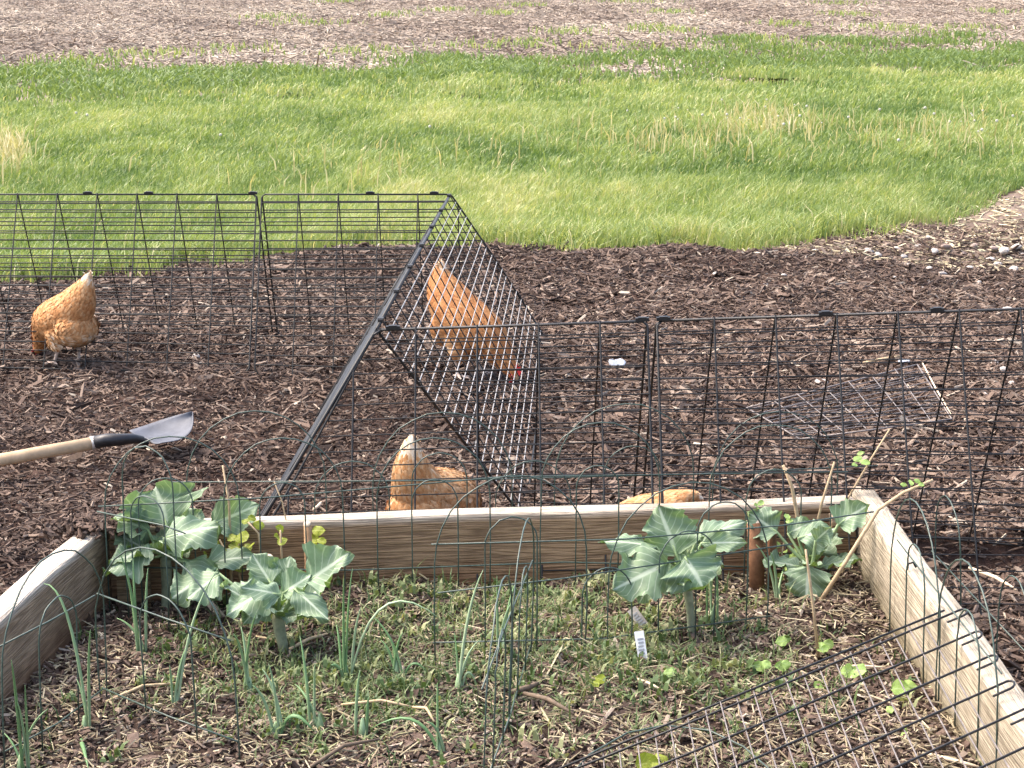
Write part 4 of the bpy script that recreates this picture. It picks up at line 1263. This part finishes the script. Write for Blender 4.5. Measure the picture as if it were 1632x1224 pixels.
# seedlings among the wire panel
for k, (px, py, L, lb) in enumerate([(1248, 1022, 22, 'small seedling with two leaves, farthest of the seedlings at right'), (1314, 1030, 26, 'upright seedling leaf beside the slender dry stalk'),
                                     (1215, 1062, 24, 'seedling with a narrow leaf left of the wire panel'), (1247, 1062, 24, 'round-leaved seedling just above the wire panel'),
                                     (1360, 1072, 34, 'broad pale seedling leaf under the wire panel'), (1308, 1092, 20, 'small wilted seedling under the wire panel'), (1442, 1097, 36, 'largest seedling leaf under the wire panel, near the right board'),
                                     (1040, 1216, 46, 'yellow-green seedling at the bottom edge of the photo'), (950, 1086, 26, 'pale yellow seedling in the middle of the weeds'), (1440, 1168, 26, 'spindly seedling at lower right under the panel'),
                                     (1420, 1130, 16, 'tiny yellowing seedling between the panel wires'), (1068, 1072, 20, 'pale seedling below the fallen white plant tag')]):
    random.seed(k + 50)
    leafy('seedling', lb, 'seedling', (px, py + 12), [([(px, py + 12), (px + 1, py)], [(px - L * .15, py, L), (px + L * .25, py - 4, L * .8), (px, py + 4, L * .6)])], M['seedling'] if k not in (7, 8) else M['berry'], M['seedling'], .85, 0, sr=.0016)

# white plant tags
M['tag'] = mat_plain('white_plastic_tag', (.74, .74, .73), .45, .4, 0, .06, 80)
M['ink'] = mat_plain('faded_print', (.30, .31, .33), .6, .2, 0, .3, 300)
def tagm(label, a_px, b_px, w, faded):
    A = U(*b_px, SOIL_Z + .006); B = P(a_px[0], a_px[1], A.y + .02)
    d = (B - A); L = d.length; d.normalize(); s = d.cross(Vector((0, -1, .3))).normalized(); n_ = s.cross(d).normalized()
    if n_.y > 0: n_ = -n_
    e = empty('plant_tag', A); tag(e, label, 'plant tag')
    mb = MB(); mb.box((A + B) / 2, s * w * .5, d * L * .5, n_ * .0008); mb.build('plate', M['tag'] if not faded else M['stone'], e, False)
    for k in range(5):
        mb = MB(); c = A.lerp(B, .32 + k * .11) + n_ * .0016 + s * random.uniform(-.001, .001)
        mb.box(c, s * w * random.uniform(.24, .36), d * L * .028, n_ * .0004); mb.build('print_mark', M['ink'], e, False)
tagm('white printed plant tag stuck upright in the weeds', (1018, 1006), (1026, 1058), .020, False)
tagm('grey weathered plant tag tilted behind the white one', (1006, 970), (1032, 1005), .022, True)

# ------------------------------------------------------------------ hens
def mat_feather(name, attrn='tone'):
    m, nt, b = newmat(name)
    c = ramp(nt, attr(nt, attrn), [(0.0, (.23, .085, .026)), (.3, (.36, .150, .054)), (.6, (.49, .245, .098)), (.85, (.60, .385, .205)), (1.0, (.72, .61, .46))]).outputs[0]
    n = noise_tex(nt, 90, 4, .7, geo_pos(nt))
    g = ramp(nt, n.outputs[0], [(.3, (.75, .72, .7)), (.7, (1.18, 1.18, 1.18))]).outputs[0]
    c = mix(nt, 1.0, c, g, 'MULTIPLY')
    nt.links.new(c, b.inputs['Base Color'])
    b.inputs['Roughness'].default_value = .75
    b.inputs['Specular IOR Level'].default_value = .2
    bump(nt, b, n.outputs[0], .5, .004)
    return m
M['feather'] = mat_feather('buff_feathers')
M['shank'] = mat_plain('hen_shank', (.50, .40, .33), .6, .3, 0, .2, 120, .3)
M['comb'] = mat_plain('red_comb', (.50, .035, .035), .5, .4, 0, .25, 120, .3)
M['beak'] = mat_plain('horn_beak', (.50, .36, .2), .45, .4)
M['eye'] = mat_plain('hen_eye', (.25, .07, .02), .15, .6)

def ell(bm, c, r, rot=(0, 0, 0), seg=18):
    mt = Matrix.Translation(Vector(c)) @ (Matrix.Rotation(rot[2], 4, 'Z') @ Matrix.Rotation(rot[1], 4, 'Y')) @ Matrix.Diagonal((r[0], r[1], r[2], 1))
    bmesh.ops.create_uvsphere(bm, u_segments=seg, v_segments=12, radius=1, matrix=mt)

def loft(bm, st, sides=20):
    """closed loft through stations (x, y, z, half width, half height)"""
    rings = []
    n = len(st)
    C = [Vector(s[:3]) for s in st]
    for i, s in enumerate(st):
        t = (C[min(i + 1, n - 1)] - C[max(i - 1, 0)]).normalized()
        side = Vector((0, 0, 1)).cross(t)
        side = side.normalized() if side.length > 1e-3 else Vector((0, 1, 0))
        if side.y < 0: side = -side
        upv = t.cross(side).normalized()
        rings.append([bm.verts.new(C[i] + side * s[3] * math.cos(2 * math.pi * k / sides) + upv * s[4] * math.sin(2 * math.pi * k / sides)) for k in range(sides)])
    for i in range(n - 1):
        for k in range(sides):
            bm.faces.new((rings[i][k], rings[i][(k + 1) % sides], rings[i + 1][(k + 1) % sides], rings[i + 1][k]))
    bm.faces.new(rings[0][::-1]); bm.faces.new(rings[-1])

def dense(st, sub=4):
    """Catmull-Rom through stations"""
    a = np.array(st, float); out = []
    n = len(a)
    for i in range(n - 1):
        p0, p1, p2, p3 = a[max(i - 1, 0)], a[i], a[i + 1], a[min(i + 2, n - 1)]
        for k in range(sub):
            t = k / sub
            out.append(0.5 * (2 * p1 + (p2 - p0) * t + (2 * p0 - 5 * p1 + 4 * p2 - p3) * t * t + (3 * p1 - p0 - 3 * p2 + p3) * t ** 3))
    out.append(a[-1])
    out = np.array(out); out[:, 3:] = np.maximum(out[:, 3:], .004)
    return [tuple(q) for q in out]

def hen(label, loc, yaw, scale, st, fluff, thighs, feet, head_i, comb=True, sit=False, seed=1, tonef=None, nfe=4200):
    rs = random.Random(seed); rg = np.random.default_rng(seed)
    bm = bmesh.new()
    loft(bm, dense(st))
    for c, r, rot in fluff + thighs: ell(bm, c, r, rot)
    hx = Vector(st[-2][:3]); hd_ = (Vector(st[-1][:3]) - hx)
    if not sit:
        for (top, ft) in feet:
            top = Vector(top); ft = Vector(ft)
            knee = top.lerp(ft, .45) + Vector((-.012, 0, 0))
            for a, b_, r0, r1 in ((top, knee, .013, .0095), (knee, ft, .009, .008)):
                q = (b_ - a).to_track_quat('Z', 'Y').to_matrix().to_4x4(); L = (b_ - a).length
                bmesh.ops.create_cone(bm, cap_ends=True, segments=10, radius1=r0, radius2=r1, depth=L * 1.15, matrix=Matrix.Translation((a + b_) / 2) @ q)
            for ang, tl in ((0, .062), (38, .052), (-38, .052), (180, .03)):
                d = Vector((math.cos(math.radians(ang)), math.sin(math.radians(ang)), 0)); e_ = ft + d * tl + Vector((0, 0, -.004))
                q = (e_ - ft).to_track_quat('Z', 'Y').to_matrix().to_4x4()
                bmesh.ops.create_cone(bm, cap_ends=True, segments=8, radius1=.0075, radius2=.0045, depth=tl * 1.1, matrix=Matrix.Translation((ft + e_) / 2) @ q)
    me = bpy.data.meshes.new('body'); bm.to_mesh(me); bm.free()
    tmp = bpy.data.objects.new('body', me); COL.objects.link(tmp)
    md = tmp.modifiers.new('r', 'REMESH'); md.mode = 'VOXEL'; md.voxel_size = .0055; md.use_smooth_shade = True
    ms = tmp.modifiers.new('s', 'SMOOTH'); ms.factor = .5; ms.iterations = 3
    dg = bpy.context.evaluated_depsgraph_get()
    body = bpy.data.meshes.new_from_object(tmp.evaluated_get(dg))
    bpy.data.objects.remove(tmp); bpy.data.meshes.remove(me)
    nvt = len(body.vertices)
    co = np.empty(nvt * 3, np.float32); body.vertices.foreach_get('co', co); co = co.reshape(-1, 3)
    # plumage tone: golden back, paler fluff, cream tail
    spine = np.array(dense(st, 6))
    d2 = ((co[:, None, :] - spine[None, :, :3]) ** 2).sum(2); near = d2.argmin(1)
    s01 = near / (len(spine) - 1)                     # 0 tail .. 1 beak
    def tone(co, s01):
        t = .60 + .16 * np.sin(co[:, 0] * 60 + co[:, 1] * 35) * np.sin(co[:, 2] * 55) * .5
        t = t - .16 * smooth(.45, .8, s01)
        zrel = co[:, 2]
        t = t + .28 * smooth(.20, .12, zrel) * smooth(.06, -.06, co[:, 0])
        t = t + .42 * smooth(.13, .03, s01)
        if tonef is not None: t = t + tonef(co, s01)
        return np.clip(t, 0, 1)
    at = body.attributes.new('tone', 'FLOAT', 'POINT'); at.data.foreach_set('value', tone(co, s01).astype(np.float32))
    body.materials.clear()
    for k in ('feather', 'shank', 'beak'): body.materials.append(M[k])
    nf = len(body.polygons)
    ctr = np.empty(nf * 3, np.float32); body.polygons.foreach_get('center', ctr); ctr = ctr.reshape(-1, 3)
    nr = np.empty(nf * 3, np.float32); body.polygons.foreach_get('normal', nr); nr = nr.reshape(-1, 3)
    ar = np.empty(nf, np.float32); body.polygons.foreach_get('area', ar)
    mi = np.zeros(nf, np.int32)
    if not sit: mi[ctr[:, 2] < .085] = 1
    beakd = np.linalg.norm(ctr - np.array(st[-1][:3]), axis=1); mi[beakd < .02] = 2
    hp = np.array(st[head_i][:3]); hn = np.linalg.norm(ctr - hp, axis=1)
    mi[(mi == 1) & (hn < .09)] = 0
    body.polygons.foreach_set('material_index', mi)
    body.polygons.foreach_set('use_smooth', np.ones(nf, bool))
    e = bpy.data.objects.new('hen', body)
    body.name = 'hen'
    COL.objects.link(e)
    e.location = loc; e.rotation_euler = (0, 0, yaw); e.scale = (scale,) * 3
    tag(e, label, 'hen', 'buff hens in the wire runs')
    # layered feathers lying back along the body
    ok = np.where((mi == 0) & (hn > .035))[0]
    pick = rg.choice(ok, nfe, p=ar[ok] / ar[ok].sum())
    c = ctr[pick]; nn = nr[pick]
    dd = ((c[:, None, :] - spine[None, :, :3]) ** 2).sum(2); ni = dd.argmin(1)
    tg = spine[np.maximum(ni - 2, 0), :3] - spine[np.minimum(ni + 2, len(spine) - 1), :3]
    tg = tg / (np.linalg.norm(tg, axis=1, keepdims=True) + 1e-9)
    low = c[:, 2] < .17
    tg[low] += np.array([-.2, 0, -.9])
    tg = tg - nn * (tg * nn).sum(1, keepdims=True); tg /= (np.linalg.norm(tg, axis=1, keepdims=True) + 1e-9)
    tg = tg + rg.normal(0, .14, tg.shape); tg = tg - nn * (tg * nn).sum(1, keepdims=True); tg /= (np.linalg.norm(tg, axis=1, keepdims=True) + 1e-9)
    sd_ = np.cross(nn, tg)
    sn = ni / (len(spine) - 1)
    L = rg.uniform(.017, .032, nfe) * (1 - .45 * smooth(.6, .9, sn)) * (1 + .35 * smooth(.12, .02, sn)); W = L * rg.uniform(.36, .55, nfe)
    lift = rg.uniform(.04, .15, nfe)
    def pnt(a, s, h): return c + tg * (L * a)[:, None] + sd_ * (W * s)[:, None] + nn * (L * h)[:, None] 
    V = np.stack([pnt(-.15, 0, .0), pnt(.35, -.5, .06), pnt(.35, .5, .06), pnt(.3, 0, .12), pnt(.8, -.36, lift * .8), pnt(.8, .36, lift * .8), pnt(1.0, 0, lift)], 1)
    bI = (np.arange(nfe) * 7)[:, None]
    F4 = np.concatenate([bI + np.array([[1, 3, 6, 4]]), bI + np.array([[3, 2, 5, 6]])]); F3 = np.concatenate([bI + np.array([[0, 3, 1]]), bI + np.array([[0, 2, 3]])])
    tn = tone(c, sn) + np.clip(rg.normal(0, .13, nfe), -.3, .12)
    tone7 = np.stack([tn - .04, tn, tn, tn - .02, tn + .04, tn + .04, tn + .05], 1)
    pl = np_mesh('plumage', V.reshape(-1, 3), [F4, F3], M['feather'], None, {'tone': np.clip(tone7, 0, 1).ravel()}, True)
    pl['kind'] = 'stuff'
    pl.parent = e
    # comb, wattles and eyes
    if comb:
        fw = hd_.normalized(); sidev = Vector((0, 1, 0)); upv = fw.cross(sidev) * -1
        if upv.z < 0 and abs(upv.z) > .5: upv = -upv
        mb = MB()
        prof = [(-.030, .012), (-.032, .034), (-.022, .028), (-.016, .046), (-.006, .034), (.002, .048), (.010, .032), (.018, .036), (.024, .012)]
        A_ = [hx + fw * a + upv * b_ + sidev * .003 for a, b_ in prof]; B_ = [hx + fw * a + upv * b_ - sidev * .003 for a, b_ in prof]
        k = len(prof)
        mb.add(A_ + B_, [tuple(range(k)), tuple(range(2 * k - 1, k - 1, -1))] + [(i, i + k, (i + 1) % k + k, (i + 1) % k) for i in range(k)])
        o = mb.build('comb', M['comb'], None, False); o.parent = e
        for s_ in (-1, 1):
            mb = MB(); p0 = hx + fw * .012 - upv * .012 + sidev * .010 * s_
            mb.tube([p0, p0 - upv * .016, p0 - upv * .034], [.006, .011, .005], 8, squash=.5)
            o = mb.build('wattle', M['comb']); o.parent = e
            mb = MB(); p0 = hx + fw * .004 + upv * .002 + sidev * .019 * s_
            mb.tube([p0 - fw * .014, p0, p0 + fw * .012], [.006, .013, .006], 8, squash=.5)
            o = mb.build('face_skin', M['comb']); o.parent = e
            mb = MB(); p1 = hx + fw * .006 + upv * .006 + sidev * .0255 * s_
            mb.tube([p1 - sidev * .003 * s_, p1, p1 + sidev * .003 * s_], [.0048, .0048, .002], 8)
            o = mb.build('eye', M['eye']); o.parent = e
    return e

PECK = [(-.225, 0, .452, .012, .018), (-.205, 0, .405, .034, .046), (-.160, 0, .340, .064, .080), (-.095, 0, .275, .095, .100), (-.03, 0, .240, .112, .102), (.045, 0, .212, .112, .098), (.110, 0, .182, .092, .088),
        (.155, 0, .140, .064, .064), (.19, 0, .09, .044, .044), (.212, 0, .055, .030, .030), (.228, 0, .034, .023, .024), (.250, 0, .018, .004, .005)]
FLUFF = [((-.105, 0, .185), (.095, .112, .085), (0, 0, 0)), ((-.02, 0, .165), (.10, .105, .075), (0, .1, 0))]
THIGH = [((-.01, .055, .125), (.045, .040, .060), (0, .2, 0)), ((-.02, -.055, .125), (.045, .040, .060), (0, .2, 0))]
FEET = [((-.015, .055, .10), (.01, .055, .010)), ((-.025, -.055, .10), (-.03, -.055, .010))]
# left hen: seen from behind, pecking away to the left
p = gz(104, 579, 0)
hen('buff hen pecking in the far run at the left edge of the photo', p, math.radians(138), .78, PECK, FLUFF, THIGH, FEET, 10, True, seed=3)
# hen in the tunnel, steeply head down, to the right
PECK2 = [(-.165, 0, .455, .014, .020), (-.163, 0, .415, .040, .042), (-.145, 0, .360, .068, .075), (-.105, 0, .295, .095, .095), (-.05, 0, .245, .110, .100), (.02, 0, .205, .110, .096), (.085, 0, .17, .088, .084),
         (.135, 0, .13, .062, .060), (.172, 0, .09, .043, .043), (.20, 0, .06, .031, .031), (.218, 0, .038, .024, .025), (.240, 0, .020, .004, .005)]
FL2 = [((-.105, 0, .20), (.080, .100, .085), (0, 0, 0)), ((-.03, 0, .165), (.095, .098, .07), (0, .1, 0))]
p = gz(752, 600, 0)
hen('rust-gold hen pecking head down inside the tunnel running away', p, math.radians(-36), .88, PECK2, FL2, THIGH, FEET, 10, True, seed=5,
    tonef=lambda co, s: -.10 - .04 * smooth(.2, .35, co[:, 2]))
# hen behind the back board, tail up
TAILUP = [(-.140, 0, .43, .016, .020), (-.145, 0, .40, .038, .034), (-.143, 0, .355, .056, .058), (-.130, 0, .305, .074, .078), (-.095, 0, .25, .100, .092), (-.03, 0, .215, .114, .096), (.05, 0, .195, .114, .096), (.115, 0, .165, .090, .084),
          (.16, 0, .125, .060, .058), (.19, 0, .085, .042, .042), (.212, 0, .052, .030, .030), (.228, 0, .034, .023, .024), (.250, 0, .018, .004, .005)]
p = gz(698, 885, 0); 
hen('pale-tailed hen behind the back board, tail held straight up', p, math.radians(56), .76, TAILUP, FLUFF, THIGH, FEET, 11, True, seed=8,
    tonef=lambda co, s: .10 + .30 * smooth(.16, .05, s))
# low hen at the right, only its back shows above the board
SIT = [(-.26, 0, .205, .010, .014), (-.235, 0, .222, .030, .020), (-.19, 0, .222, .050, .034), (-.13, 0, .20, .080, .055), (-.05, 0, .165, .11, .085), (.04, 0, .14, .112, .09), (.11, 0, .115, .090, .075),
       (.16, 0, .085, .058, .055), (.19, 0, .06, .042, .042), (.212, 0, .045, .030, .030), (.228, 0, .034, .023, .024), (.250, 0, .018, .004, .005)]
p = gz(1022, 885, 0.012)
hen('hen crouching behind the back board right of centre, only its back showing', p, math.radians(205), .64, SIT, [((-.05, 0, .09), (.13, .115, .09), (0, 0, 0))], [], [], 10, True, True, seed=12,
    tonef=lambda co, s: .08 + .2 * smooth(.15, .05, s))

# ------------------------------------------------------------------ stones, litter, dandelions
def stone_mesh(name, seed, mat):
    bm = bmesh.new(); bmesh.ops.create_icosphere(bm, subdivisions=2, radius=1)
    rs = random.Random(seed); off = Vector((rs.uniform(0, 50), rs.uniform(0, 50), rs.uniform(0, 50)))
    for v in bm.verts:
        d = 1 + .45 * mnoise.noise(v.co * .9 + off) + .16 * mnoise.noise(v.co * 2.4 + off)
        v.co = v.co * d
        v.co.z *= .62
    me = bpy.data.meshes.new(name); bm.to_mesh(me); bm.free()
    me.materials.append(mat)
    for q in me.polygons: q.use_smooth = (seed % 2 == 0)
    return me
SM = [stone_mesh('stone', k, M['stone']) for k in range(5)] + [stone_mesh('stone', 7 + k, M['stone_dark']) for k in range(2)]
random.seed(91)
spots = []
for (px, py, r) in [(1197, 401, 12), (1300, 402, 10), (1350, 402, 10), (1320, 409, 8), (1372, 402, 12), (1386, 403, 14), (1400, 408, 12), (1430, 398, 10), (1440, 410, 9), (1465, 395, 12), (1490, 402, 12), (1508, 396, 14), (1535, 408, 13),
                    (1552, 393, 10), (1560, 386, 10), (1578, 416, 14), (1584, 398, 12), (1600, 402, 16), (1620, 396, 16), (1628, 410, 14), (1590, 424, 14), (1515, 415, 9), (1450, 424, 10), (1480, 430, 11), (1400, 420, 9), (1545, 428, 10),
                    (1615, 432, 16), (1425, 445, 10), (1560, 452, 10), (1500, 440, 14), (1470, 462, 10), (1600, 465, 10), (1140, 438, 9), (1126, 441, 8), (1250, 440, 8), (1612, 612, 11), (1550, 547, 12), (1535, 590, 9), (1605, 497, 18), (1585, 580, 12),
                    (1570, 630, 10), (1600, 590, 11), (1310, 612, 15), (312, 570, 13), (322, 580, 10), (1480, 380, 9), (1520, 380, 9), (1575, 372, 10), (1610, 375, 12), (1340, 418, 8)]:
    spots.append((px, py, r, None))
uniq = {(1310, 612): 'flat white stone beside the loose wire panel', (312, 570): 'pale stone right of the left hen inside the far run', (1197, 401): 'white stone alone at the lawn edge', (1605, 497): 'large white stone behind the right end of the near run'}
for k, (px, py, r, _) in enumerate(spots):
    g = gz(px, py, 0); sc = F_PX / (g.y * CP)
    o = bpy.data.objects.new('stone', SM[random.choice([0, 1, 2, 3, 4, 0, 1, 2, 3, 4, 5, 6])])
    COL.objects.link(o)
    rr = r / sc * .55
    o.location = g + Vector((0, 0, rr * .35)); o.scale = (rr * random.uniform(.9, 1.4), rr * random.uniform(.8, 1.1), rr * random.uniform(.8, 1.1))
    o.rotation_euler = (random.gauss(0, .2), random.gauss(0, .2), random.uniform(0, 6))
    lb = uniq.get((px, py))
    if lb: tag(o, lb, 'stone', 'stones in the mulch')
    else: tag(o, 'small rough stone among the pale stones at the right', 'stone', 'stones at the right edge of the mulch')

M['paper'] = mat_plain('pale_blue_scrap', (.27, .30, .34), .6, .3, 0, .12, 50)
def scrap(label, px, py, w, h, name='scrap', mat=None, cat='litter'):
    g = gz(px, py, .012); sc = F_PX / (g.y * CP); rs = random.Random(px)
    nx, ny = 7, 5; V = []; F = []
    for j in range(ny):
        for i in range(nx):
            u = i / (nx - 1) - .5; v = j / (ny - 1) - .5
            k = math.sqrt(max(.12, 1 - (2 * v) ** 2 * .8)) * rs.uniform(.85, 1.1)
            V.append(g + Vector((u * w / sc * k, v * w / sc * .7, h * (.5 - v) * .6 * 0 + h * (v + .5) * .5 + .12 * h * math.sin(u * 7 + v * 4 + px) + rs.uniform(0, h * .25))))
    for j in range(ny - 1):
        for i in range(nx - 1):
            a = j * nx + i; F.append((a, a + 1, a + nx + 1, a + nx))
    mb = MB(); mb.add(V, F); o = mb.build(name, mat or M['paper'], None, True)
    md = o.modifiers.new('t', 'SOLIDIFY'); md.thickness = .0015
    tag(o, label, cat)
scrap('pale blue scrap lying on the mulch behind the near run', 984, 583, 30, .035)
scrap('pale scrap on the mulch above the near run ridge', 1220, 461, 15, .035)
scrap('white scrap beside the loose wire panel', 1441, 577, 20, .015)
def stick(label, a, b, r, mat, z=.02):
    A = gz(a[0], a[1], z); B = gz(b[0], b[1], z); m_ = (A + B) / 2 + Vector((random.gauss(0, .006), 0, random.uniform(0, .01)))
    mb = MB(); mb.tube([A, A.lerp(m_, .5), m_, m_.lerp(B, .5), B], [r * .8, r, r, r * .9, r * .5], 7)
    o = mb.build('stick', mat); tag(o, label, 'stick')
stick('long pale stick across the right end of the loose wire panel', (1470, 578), (1518, 664), .003, M['cutwood'])
stick('thin dry stick left of the white scrap', (1376, 578), (1436, 567), .005, M['cane'])
stick('straw-coloured stick outside the right board', (1545, 905), (1620, 940), .005, M['cutwood'])
stick('short pale stick behind the left end of the back board', (500, 812), (512, 800), .005, M['cutwood'])
stick('bent brown twig in the mulch behind the big broccoli', (300, 800), (322, 785), .006, M['cane'])
M['litter_leaf'] = mat_plain('dead_leaf', (.36, .19, .10), .7, .25, 0, .3, 60)
def bedstick(label, a, b, r, mat, z=.02):
    A = U(a[0], a[1], SOIL_Z + z); B = U(b[0], b[1], SOIL_Z + z); m_ = (A + B) / 2 + Vector((random.gauss(0, .006), 0, random.uniform(0, .015)))
    mb = MB(); mb.tube([A, A.lerp(m_, .5), m_, m_.lerp(B, .5), B], [r * .8, r, r, r * .9, r * .5], 7)
    o = mb.build('stick', mat); tag(o, label, 'stick')
bedstick('long brown twig at the bottom of the bed left of centre', (495, 1222), (605, 1178), .004, M['cane_dark'])
bedstick('pale straw stem across the weeds left of centre', (544, 1123), (660, 1127), .003, M['cane'])
bedstick('straw stem bent down right of the pale straw', (658, 1127), (692, 1150), .003, M['cane'])
bedstick('grey-brown stick lying right of the edge-on hoops', (835, 1105), (915, 1138), .005, M['cane_dark'])
bedstick('brown stick lying left of the edge-on hoops', (815, 1103), (858, 1088), .006, M['cane_dark'])
bedstick('thin pale stem leaning at lower left among the straw', (165, 1120), (290, 1088), .003, M['cane'])
bedstick('forked root running right from the second broccoli', (462, 1034), (522, 1010), .0035, M['cane'])
bedstick('thin root running left from the second broccoli', (452, 1028), (408, 1014), .003, M['cane'])
bedstick('white straw under the left end of the wire panel', (1015, 1082), (1052, 1098), .003, M['cutwood'])
bedstick('pale stem under the leaning wire panel', (1345, 1062), (1412, 1064), .003, M['cutwood'])
bedstick('dark twig at lower right below the leaning panel', (1470, 1200), (1560, 1222), .004, M['cutwood'])

# dandelions gone to seed
M['dstem'] = mat_plain('dandelion_stem', (.42, .44, .20), .6, .3, 0, .2, 50)
M['dseed'] = mat_plain('dandelion_seed', (.62, .60, .52), .9, .1, 0, .2, 80)
def seed_head():
    mb = MB(); rs = random.Random(4)
    for i in range(46):
        z = 1 - 2 * (i + .5) / 46; a = i * 2.39996; r = math.sqrt(1 - z * z)
        d = Vector((r * math.cos(a), r * math.sin(a), z)); t1 = d.orthogonal().normalized(); t2 = d.cross(t1)
        c = d * .020; w = .006
        mb.add([c + t1 * w, c + t2 * w, c - t1 * w, c - t2 * w, d * .003], [(0, 1, 2, 3), (0, 1, 4), (2, 3, 4)])
    return mb
sh = seed_head().build('seed_head', M['dseed'], None, False); sh_me = sh.data; bpy.data.objects.remove(sh)
st_me = []
for k in range(4):
    random.seed(k); mb = MB(); q = Vector((random.gauss(0, .12), random.gauss(0, .1), 1))
    mb.tube([(0, 0, 0), Vector((q.x * .2, q.y * .2, .5)), q], [.0045, .004, .0035], 5)
    o = mb.build('stem', M['dstem']); st_me.append((o.data, q)); bpy.data.objects.remove(o)
random.seed(5)
dl = [(680, 205, 'dandelion seed head alone in the middle of the lawn'), (336, 220, 'dandelion seed head alone at the left of the lawn'), (120, 180, 'tall dandelion stalk at the left, behind the dry clump'), (135, 186, 'dandelion stalk beside the tall one at the left')]
for i in range(44):
    cl = random.choice([(1215, 175, 50, 12), (1480, 190, 95, 16), (1340, 185, 70, 14), (1100, 185, 90, 12), (1560, 200, 50, 12)])
    dl.append((random.gauss(cl[0], cl[2]), random.gauss(cl[1], cl[3]), None))
for (px, py, lb) in dl:
    hgt = random.uniform(.14, .26)
    top = U(px, py, hgt - .02); base = Vector((top.x, top.y, float(lawn_z(top.x, top.y))))
    e = empty('dandelion', base)
    tag(e, lb or 'dandelion gone to seed among the dry stalks at the right of the lawn', 'dandelion', 'dandelions gone to seed in the lawn' if lb else 'dandelions in the dry patch of the lawn')
    me, q = random.choice(st_me)
    s = bpy.data.objects.new('stem', me); COL.objects.link(s); s.parent = e; s.scale = (hgt, hgt, hgt)
    s.scale = (1 * hgt if hgt else 1, hgt, hgt)
    hds = bpy.data.objects.new('seed_head', sh_me); COL.objects.link(hds); hds.parent = e; hds.location = q * hgt
    s.scale = (hgt * 1.0, hgt * 1.0, hgt)
    hds.scale = (random.choice([.22, .3, .4, .55]),) * 3

# bent staple on the right board
A_ = U(1446, 908, Z_TOP + .008); mb = MB()
mb.tube([A_, A_ + Vector((.002, .004, .012)), A_ + Vector((.014, .01, .013)), A_ + Vector((.020, .004, .004))], .0026, 6)
o = mb.build('staple', M['wire']); tag(o, 'small bent black staple on top of the right bed board', 'staple')
